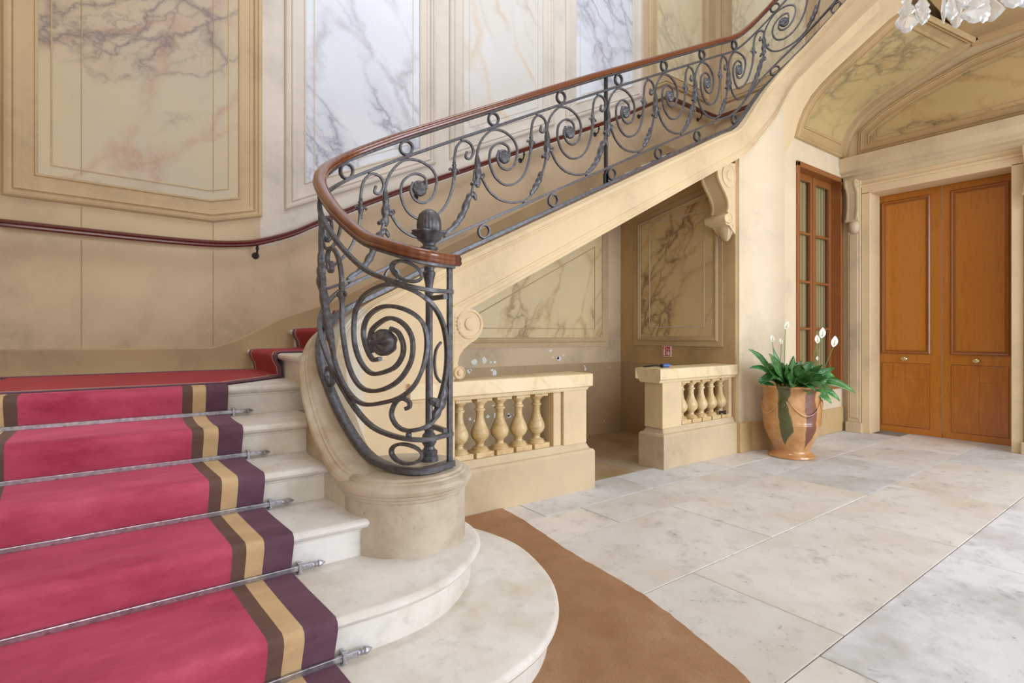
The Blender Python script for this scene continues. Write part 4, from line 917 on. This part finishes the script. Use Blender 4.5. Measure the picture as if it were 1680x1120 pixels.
# right console under the stringer against the niche wall
c2_ = [(5.72, 3.34), (5.40, 3.30), (5.365, 3.24), (5.37, 3.14), (5.42, 3.06), (5.50, 2.98), (5.56, 2.90), (5.58, 2.82), (5.56, 2.75), (5.50, 2.70), (5.50, 2.64), (5.54, 2.61), (5.60, 2.61), (5.66, 2.56), (5.72, 2.52)]
t = console('large S-scroll console hanging under the stringer, beside the niche wall', c2_, 'y', 3.40, 3.62, None, 'cream')
disc(5.58, 3.17, .135, 3.39, 3.60, 'cream', t); disc(5.575, 2.685, .062, 3.388, 3.62, 'cream', t)
link('roll', *tube([(5.512, 3.38, 2.675), (5.512, 3.64, 2.675)], .045, 16), 'cream', t, smooth=True, smooth_angle=40)
for y in (3.405, 3.60):   # raised edge fillets of the curved front
    P_ = [Vector((a-.006, y, b)) for a, b in spline(c2_[2:9], 4)]; link('edge_fillet', *bar(P_, [Vector((0, 1, 0))]*len(P_), .02, .03), 'cream', t, smooth=True, smooth_angle=40)
RG = []
for i in range(9):   # fluted shell leaf below
    f = i/8; z = 2.62-.17*f; r = .075*(1-f)**.6+.012
    RG.append([(5.70-.13*(1-f)*.2-r*.9*math.cos(a), 3.50+1.25*r*math.sin(a)*(1+.12*math.cos(9*a)), z) for a in [(-1.57+3.14*k/24) for k in range(25)]])
link('shell_leaf', *rings(RG, False, False, False), 'cream', t, smooth=True)
# console of the door wall: profile in (x-distance, z) extruded along y
for y0, lab in ((3.055, 'small scroll bracket on the pilaster left of the double door'), (1.245, 'small scroll bracket on the pilaster right of the double door')):
    x0 = WD-.07; pf_ = [(x0, 3.50), (x0-.11, 3.50), (x0-.13, 3.46), (x0-.115, 3.40), (x0-.075, 3.36), (x0-.055, 3.29), (x0-.05, 3.18), (x0-.055, 3.08), (x0-.075, 3.0), (x0-.08, 2.95), (x0-.05, 2.93), (x0, 2.93)]
    t = thing('scroll_bracket', (x0, y0+.065, 2.78), lab, 'bracket', None)
    link('console_body', *prism(pf_, 'y', y0, y0+.13), 'tan_low', t, smooth=True, smooth_angle=35, bevel=.003)
    for yy in (y0-.004, y0+.108):
        P_ = [Vector((a, yy+.013, b)) for a, b in spline(pf_[1:10], 4)]; link('edge_fillet', *bar(P_, [Vector((0, 1, 0))]*len(P_), .014, .028), 'tan_low', t, smooth=True, smooth_angle=40)
    disc(x0-.075, 3.435, .045, y0-.010, y0+.14, 'tan_low', t)
    link('roll', *tube([(x0-.055, y0-.015, 2.955), (x0-.055, y0+.145, 2.955)], .028, 12), 'tan_low', t, smooth=True, smooth_angle=40)
    RG = [[(x0-r*math.cos(a), y0+.065+.065*(r/.06)**.5*math.sin(a)*(1+.1*math.cos(11*a)), z) for a in [(-1.57+3.14*k/20) for k in range(21)]] for z, r in ((2.93, .055), (2.90, .066), (2.86, .068), (2.82, .055), (2.79, .035), (2.775, .008))]
    link('acanthus_drop', *rings(RG, False, False, False), 'tan_low', t, smooth=True)

# ------------------------------------------------------------ fire extinguisher sign on the niche wall
sg = thing('safety_sign', (5.71, 4.355, 1.075), 'small square red and white fire extinguisher sign on the niche wall', 'sign')
X = 5.706
link('sign_plate', *boxv(X, 5.72, 4.288, 4.422, 1.075, 1.21), 'white_sign', sg)
link('sign_field', *boxv(X-.001, X, 4.358, 4.416, 1.081, 1.204), 'red_sign', sg); link('sign_field', *boxv(X-.001, X, 4.294, 4.352, 1.081, 1.204), 'red_sign', sg)
def yz(poly): return prism(poly, 'x', X-.0022, X-.001)
link('pictogram', *merge([yz([(4.401, 1.088), (4.373, 1.088), (4.373, 1.165), (4.380, 1.174), (4.394, 1.174), (4.401, 1.165)]), yz([(4.392, 1.174), (4.382, 1.174), (4.382, 1.190), (4.366, 1.192), (4.366, 1.197), (4.398, 1.197), (4.392, 1.186)])]), 'white_sign', sg)
link('pictogram', *merge([yz([(4.343, 1.115), (4.334, 1.095), (4.320, 1.088), (4.306, 1.095), (4.302, 1.115), (4.309, 1.135), (4.316, 1.150), (4.320, 1.130), (4.328, 1.160), (4.335, 1.140)]), yz([(4.345, 1.17), (4.300, 1.165), (4.300, 1.172), (4.345, 1.178)])]), 'white_sign', sg)

# ------------------------------------------------------------ coir mat
mp = [(2.36, 3.33), (2.33, 3.0), (2.27, 2.67), (2.215, 2.35), (2.19, 2.066), (2.16, 1.80), (2.10, 1.55), (1.96, 1.12), (1.80, .82), (1.55, .55), (1.2, .35), (.7, .22), (.1, .20), (-1.0, .20), (-1.0, 1.44), (.9, 1.44), (1.5, 1.78), (1.76, 2.2), (1.76, 2.7), (1.55, 3.0), (1.6, 3.33)]
def densify(P_, n=6, j=.004):
    out = []
    for i in range(len(P_)):
        a, b = P_[i], P_[(i+1) % len(P_)]
        for k in range(n): f = k/n; out.append((a[0]+(b[0]-a[0])*f+random.uniform(-j, j), a[1]+(b[1]-a[1])*f+random.uniform(-j, j)))
    return out
mat = link('coir_mat', *prism(densify(mp), 'z', 0, .022), 'coir', bevel=.004)
tag(mat, 'brown coir doormat curving around the rounded bottom step', 'doormat')

# ------------------------------------------------------------ glazed pot and peace lily
PX, PY = 6.055, 2.925
pot = thing('planter', (PX, PY, 0), 'honey-glazed terracotta pot with green and brown drips, beside the window', 'plant pot')
pp = [(0, 0), (.236, 0), (.244, .012), (.238, .028), (.205, .040), (.186, .066), (.184, .085), (.196, .105), (.215, .150), (.252, .232), (.278, .31), (.290, .36), (.2905, .368), (.293, .374), (.2905, .380), (.293, .392), (.2905, .398), (.296, .45), (.298, .50), (.296, .60), (.290, .68), (.292, .72), (.300, .752), (.320, .768), (.334, .778), (.336, .792), (.326, .800), (.300, .796), (.288, .78), (.280, .72), (0, .715)]
link('pot_body', *lathe(pp, PX, PY, 0, 64), 'pot', pot, smooth=True, smooth_angle=40, origin=(PX, PY, 0))
link('soil', *lathe([(0, .735), (.15, .74), (.279, .728), (.279, .716), (0, .716)], PX, PY, 0, 32), 'soil', pot, smooth=True)
def on_pot(a, z, r): return Vector((PX+r*math.cos(a), PY+r*math.sin(a), z))
for a0 in (va+.05, va+1.62, va-1.50, va+3.14):
    P_ = [on_pot(a0+.62*(k/14-.5)*2, .640-.155*(1-((k/14-.5)*2)**2), .300) for k in range(15)]
    RG = []
    for i, p in enumerate(P_):
        r = .008+.012*(1-abs(i/7-1)); out_ = (p-Vector((PX, PY, p.z))).normalized()
        RG.append([tuple(p+out_*r*.7*math.cos(b)+Vector((0, 0, 1))*r*math.sin(b)) for b in [2*math.pi*k/8 for k in range(8)]])
    link('garland', *rings(RG), 'pot', pot, smooth=True, origin=(PX, PY, 0))
for a0 in (va-.72, va+.84, va+2.4, va-2.3):
    c_ = on_pot(a0, .60, .296); out_ = (c_-Vector((PX, PY, .60))).normalized(); tn = Vector((-out_.y, out_.x, 0))
    RG = [[tuple(c_+out_*d+tn*r*.8*math.cos(b)+Vector((0, 0, 1))*r*1.2*math.sin(b)) for b in [2*math.pi*k/14 for k in range(14)]] for r, d in ((.046, -.004), (.044, .008), (.030, .014), (.026, .010), (.012, .018), (.001, .020))]
    link('rosette_boss', *rings(RG), 'pot', pot, smooth=True, origin=(PX, PY, 0))
lily = thing('peace_lily', (PX, PY, .735), 'green peace lily with upright white spathes growing in the glazed pot', 'plant')
RV_, FV_ = RGT, FWD
def loc3(a, z, d): return Vector((PX, PY, 0))+RV_*a+FV_*d+Vector((0, 0, z))
def leaf(base, tip, width, droop=.1, twist=0, ls=.35):
    """stalk from the soil and a pointed arching blade"""
    b, t = Vector(base), Vector(tip); mid = b.lerp(t, .45)+Vector((0, 0, droop+.3*(t-b).length*.3))
    n = 12; pts = [b*(1-f)**2+mid*2*f*(1-f)+t*f*f for f in [i/n for i in range(n+1)]]
    k0 = int(n*ls); V, F = [], []
    for i in range(k0, n+1):
        f = (i-k0)/(n-k0); wv = width*(math.sin(math.pi*min(1, f**.8*.96+.02))**.85)*(1-.12*f)
        tn = (pts[min(i+1, n)]-pts[max(i-1, 0)]).normalized(); sd = tn.cross((Vector((0, 0, .55))-FWD*.75)); sd = sd.normalized() if sd.length > .05 else RV_.copy()
        if twist: sd = (Matrix.Rotation(twist, 3, tn) @ sd)
        up = sd.cross(tn); up = up if up.z > 0 else -up
        for x, h in ((-1, .22), (-.5, .10), (0, -.02), (.5, .10), (1, .22)):
            V.append(tuple(pts[i]+sd*x*wv/2+up*(h*wv*.5+.004*math.sin(i*2.1+x*3))))
    m = n-k0+1; F = [(i*5+j, i*5+j+1, i*5+5+j+1, i*5+5+j) for i in range(m-1) for j in range(4)]
    o = link('leaf', V, F, 'leaf', lily, smooth=True)
    sm = o.modifiers.new('thickness', 'SOLIDIFY'); sm.thickness = .0015
    P_ = [q+Vector((0, 0, .001)) for q in pts[:k0+1]]; link('leaf_stalk', *tube(P_, .004, 5), 'stem', o, smooth=True)
    RG = [[tuple(Vector(V[i*5+2])+Vector((0, 0, .0015))+RV_*x*(.0035*(1-i/m)+.0006)) for x in (-1, 1)] for i in range(m)]
    link('midrib', *rings(RG, False, False, False), 'leaf_rib', o)
sc_ = .00171
def pz(x, y): return ((x-470)*sc_, .795+(525-y)*sc_)
hero = [((230,430),(163,290),.075,-.05,.1),((300,440),(182,412),.06,.0,.15),((300,470),(232,485),.07,.02,-.05),((350,430),(282,318),.10,-.1,.0),((360,400),(350,283),.06,.05,-.05),((395,430),(453,332),.11,-.05,-.15),
        ((330,490),(240,506),.08,.0,.1),((440,470),(428,500),.09,-.2,.0),((520,440),(455,385),.08,.0,.1),((560,460),(640,628),.11,-.2,.05),((600,440),(770,628),.10,-.15,.1),((580,420),(735,470),.11,-.05,.15),((640,430),(872,577),.10,-.05,.12),
        ((500,460),(530,365),.09,.05,.0),((540,450),(600,375),.09,.0,.1),((520,470),(560,565),.10,-.2,.05),((570,440),(690,520),.10,-.1,.1),((400,480),(360,525),.08,-.2,.05),((480,450),(495,395),.10,-.1,.1),((460,470),(420,380),.09,.1,.0),((560,470),(590,420),.08,-.15,.1),((330,450),(250,520),.09,-.1,.15)]
for (bx, by), (tx, ty), wd_, d, dr in hero:
    a, z = pz(tx, ty); dd = d-.05 if z > .90 else -.05-math.sqrt(max(0, .36**2-a*a))*min(1, (.92-z)/.08)
    leaf(loc3(pz(bx, by)[0]*.35, .735, dd*.35), loc3(a, z, dd), wd_*1.25, dr+(.06 if z < .86 else 0))
random.seed(11)
for i in range(46):
    an = random.uniform(0, 6.283); rr = random.uniform(.12, .40); z = random.uniform(.86, 1.06)-.25*max(0, rr-.25)
    a = rr*math.cos(an)*1.05+.02; d = rr*math.sin(an)*.6-.08
    if i % 4 == 0 and an > 3.3: z = random.uniform(.72, .84); a, d = .36*math.cos(an), -.10+.36*math.sin(an)
    leaf(loc3(a*.2, .735, d*.2), loc3(a, z, d), random.uniform(.085, .125), random.uniform(.0, .12), random.uniform(-.4, .4), .3)
def flower(x, y, size, lean, d, bx):
    a, z = pz(x, y); tip = loc3(a, z, d); bz = z-size*.9; base = loc3(a-lean*size, bz, d)
    st_ = spline([tuple(loc3((bx-470)*sc_, .74, d*.3)), tuple(loc3((bx-470)*sc_*.6+a*.4, .74+(bz-.74)*.55, d*.7)), tuple(base)], 8)
    fl = link('flower', *tube(st_, .0035, 6), 'stem', lily, smooth=True)
    V = []; n = 9; ax = (tip-base)
    for i in range(n+1):
        f = i/n; wv = size*.62*math.sin(math.pi*min(1, f*.97+.02))**.8*(1-.25*f)+.001; c_ = base+ax*f+FV_*(.012*math.sin(math.pi*f))
        for xx in (-1, -.6, 0, .6, 1): V.append(tuple(c_+RV_*xx*wv/2-FV_*(.28*wv*abs(xx)**1.5)))
    F = [(i*5+j, i*5+j+1, i*5+5+j+1, i*5+5+j) for i in range(n) for j in range(4)]
    sp_ = link('spathe', V, F, 'spathe', fl, smooth=True); sm = sp_.modifiers.new('t', 'SOLIDIFY'); sm.thickness = .0015
    c0 = base+ax*.18-FV_*.012; link('spadix', *tube([c0, c0+ax*.25, c0+ax*.48], .007, 8, r2=.004), 'spadix', fl, smooth=True)
for args in ((355,197,.09,-.1,.05,380),(388,220,.07,-.2,-.03,390),(462,107,.10,.3,.05,420),(610,197,.105,-.05,-.08,560),(668,148,.135,.1,-.02,590),(735,203,.14,.15,-.06,640),(607,335,.05,.0,-.1,600)): flower(*args)

# ------------------------------------------------------------ crystal chandelier, low end visible at the top right
CXY = Vector((0, 0, 0))+RGT*1.98+FWD*2.35
ch = thing('chandelier', (CXY.x, CXY.y, 2.6), 'crystal chandelier with large leaf-shaped drops hanging at the top right', 'chandelier')
cx_, cy_ = CXY.x, CXY.y
def crystal(p, w_, h, rot, seed, parent=ch, notch=True):
    K = [[(.05, 0), (.16, .06), (.30, .16), (.26, .24), (.50, .38), (.62, .44), (.86, .60), (1, .68), (.80, .76), (.64, .84), (.42, .90), (.30, .96), (.06, 1)],
         [(.05, 0), (.30, .05), (.42, .12), (.28, .20), (.55, .28), (.70, .40), (.48, .50), (.86, .60), (1, .72), (.80, .82), (.50, .88), (.36, .96), (.06, 1)],
         [(.05, 0), (.45, .04), (.60, .12), (.90, .24), (.72, .34), (1, .48), (.84, .58), (.92, .70), (.66, .78), (.60, .88), (.34, .93), (.06, 1)]][seed % 3]
    out_ = [(a_*w_/2, -h*b_) for a_, b_ in K]+[(-a_*w_/2*.94, -h*(b_+.01)) for a_, b_ in reversed(K)]; n = len(out_)
    cr, sr = math.cos(rot), math.sin(rot)
    def P3(x, y, z): return (p[0]+x*cr-y*sr, p[1]+x*sr+y*cr, p[2]+z)
    V = [P3(x, -.0015, z) for x, z in out_]+[P3(x*.72, -.008, -h*.5+(z+h*.5)*.78) for x, z in out_]+[P3(0, -.012, -h*.60)]
    V += [P3(x, .0015, z) for x, z in out_]+[P3(x*.72, .008, -h*.5+(z+h*.5)*.78) for x, z in out_]+[P3(0, .012, -h*.60)]
    F = []; b = 2*n+1
    for i in range(n):
        j = (i+1) % n; F += [(i, j, n+j, n+i), (n+i, n+j, 2*n), (b+j, b+i, b+n+i, b+n+j), (b+n+j, b+n+i, b+2*n), (j, i, b+i, b+j)]
    o = link('crystal_drop', V, F, 'crystal', parent)
    t_ = Vector(P3(0, 0, 0)); link('hook_wire', *tube([t_+Vector((0, 0, -.006)), t_+Vector((0, 0, max(.03, 3.17-t_.z)))], .0010, 5), 'brass', o)
    return o
def cpt(px, py, Y): return (RGT*((px-840)/869*Y)+FWD*Y+Vector((0, 0, 1.35+(550-py)/869*Y)))
for (px, top, bot, w_, Y, rot, sd) in [(1487,-6,54,.080,2.20,-.6,1),(1513,-2,41,.062,2.30,-.4,2),(1548,-20,40,.016,2.10,-.6,3),(1560,-8,33,.055,2.20,-.3,4),(1569,8,47,.045,2.45,-.8,5),(1576,-30,11,.07,2.3,-.6,6),(1598,-12,38,.095,2.10,-.5,7),(1612,-10,38,.07,2.2,-.2,8),(1627,-12,35,.08,2.3,-.9,9),(1592,-25,20,.08,2.5,-.5,10),(1662,-30,14,.09,2.1,-.5,11),(1679,-30,12,.08,2.25,-.6,12),(1645,-40,2,.07,2.5,-.4,13),(1530,-40,-6,.07,2.5,-.4,14)]:
    p = cpt(px, top, Y); crystal(p, w_*1.15, (bot-top)/869*Y, rot-.3, sd, notch=w_ > .02)
def hoop(r, z, rad, name='hoop'):
    P_ = [(cx_+r*math.cos(a), cy_+r*math.sin(a), z) for a in [2*math.pi*k/40 for k in range(40)]]; return link(name, *tube(P_, rad, 8, closed=True), 'brass', ch, smooth=True)
hoop(.36, 3.23, .010); hoop(.22, 3.16, .008); hoop(.26, 3.55, .008)
link('stem', *lathe([(.001, 3.08), (.03, 3.12), (.045, 3.16), (.03, 3.22), (.018, 3.28), (.018, 3.42), (.05, 3.48), (.03, 3.56), (.012, 3.65), (.008, 3.8), (.006, 7.4)], cx_, cy_, 0, 16), 'brass', ch, smooth=True)
for k in range(8):
    a = 2*math.pi*k/8; P_ = spline([(cx_+.02*math.cos(a), cy_+.02*math.sin(a), 3.20), (cx_+.18*math.cos(a), cy_+.18*math.sin(a), 3.15), (cx_+.36*math.cos(a), cy_+.36*math.sin(a), 3.23), (cx_+.40*math.cos(a), cy_+.40*math.sin(a), 3.33)], 6)
    arm = link('arm', *tube(P_, .008, 8), 'brass', ch, smooth=True)
    link('candle_cup', *lathe([(.001, 3.32), (.03, 3.33), (.035, 3.345), (.012, 3.35), (.011, 3.44), (.001, 3.445)], cx_+.40*math.cos(a), cy_+.40*math.sin(a), 0, 12), 'white_sign', arm, smooth=True)
    b = a+.39; crystal((cx_+.36*math.cos(b), cy_+.36*math.sin(b), 3.20), .06, .10, b+1.57, 20+k)
for k in range(12):
    a = 2*math.pi*k/12; crystal((cx_+.26*math.cos(a), cy_+.26*math.sin(a), 3.53), .05, .12, a+1.57, 40+k)
cz = box('ceiling_upper', -4, 6.4, -5.5, 1.4, 7.4, 7.6, 'tan'); tag(cz, kind='structure')

# ------------------------------------------------------------ labels of the setting
SL = {'floor': ('large limestone paving slabs with grey rough slabs at the right', 'floor'), 'wall_back': ('tall stair wall with painted marble panels above the handrail', 'wall'), 'baseboard_back': ('tan skirting climbing along the stair wall', 'baseboard'),
 'wall_left': ('plain tan wall closing the staircase on the left', 'wall'), 'wall_niche': ('side wall of the niche under the stair with a marbled panel', 'wall'), 'wall_window': ('plaster wall around the tall wooden window', 'wall'),
 'baseboard_pier': ('tan baseboard under the pier and the window', 'baseboard'), 'wall_door': ('entrance wall around the oak double door', 'wall'), 'trim_1': ('cream architrave framing the oak double door', 'trim'),
 'trim_2': ('heavy moulded cornice above the oak double door', 'trim'), 'trim_3': ('narrow frieze band under the door cornice', 'trim'), 'trim_4': ('narrow pilaster left of the oak double door', 'trim'), 'trim_5': ('narrow pilaster right of the oak double door', 'trim'),
 'door_1': ('varnished oak double door with tall raised panels', 'door'), 'window_1': ('tall reddish wooden window with eight curtained panes', 'window'), 'trim_6': ('thin wooden mullion between the two window casements', 'trim'),
 'ceiling': ('tan vaulted ceiling with marbled panel over the entrance', 'ceiling'), 'trim_7': ('thin tan band where the lunette meets the flat ceiling', 'trim'), 'landing': ('upper landing floor behind the railing', 'floor'),
 'wall_upper': ('upper hall side wall with marbled panels', 'wall'), 'wall_upper.001': ('lower part of the upper hall side wall by the landing', 'wall'), 'third_flight_slab': ('sloping slab of the upper flight above the vault', 'stair slab'),
 'wall_courtyard': ('high beam over the courtyard opening behind the viewer', 'wall'), 'wall_pier': ('rounded pale pier under the turn of the stair', 'pier'), 'wall_stair': ('cream wall filling under the stringer behind the drum', 'wall'), 'ceiling_upper': ('high flat ceiling over the hall', 'ceiling')}
for o in bpy.data.objects:
    if o.parent is None and o.name in SL: o['label'], o['category'] = SL[o.name]; o['kind'] = 'structure'
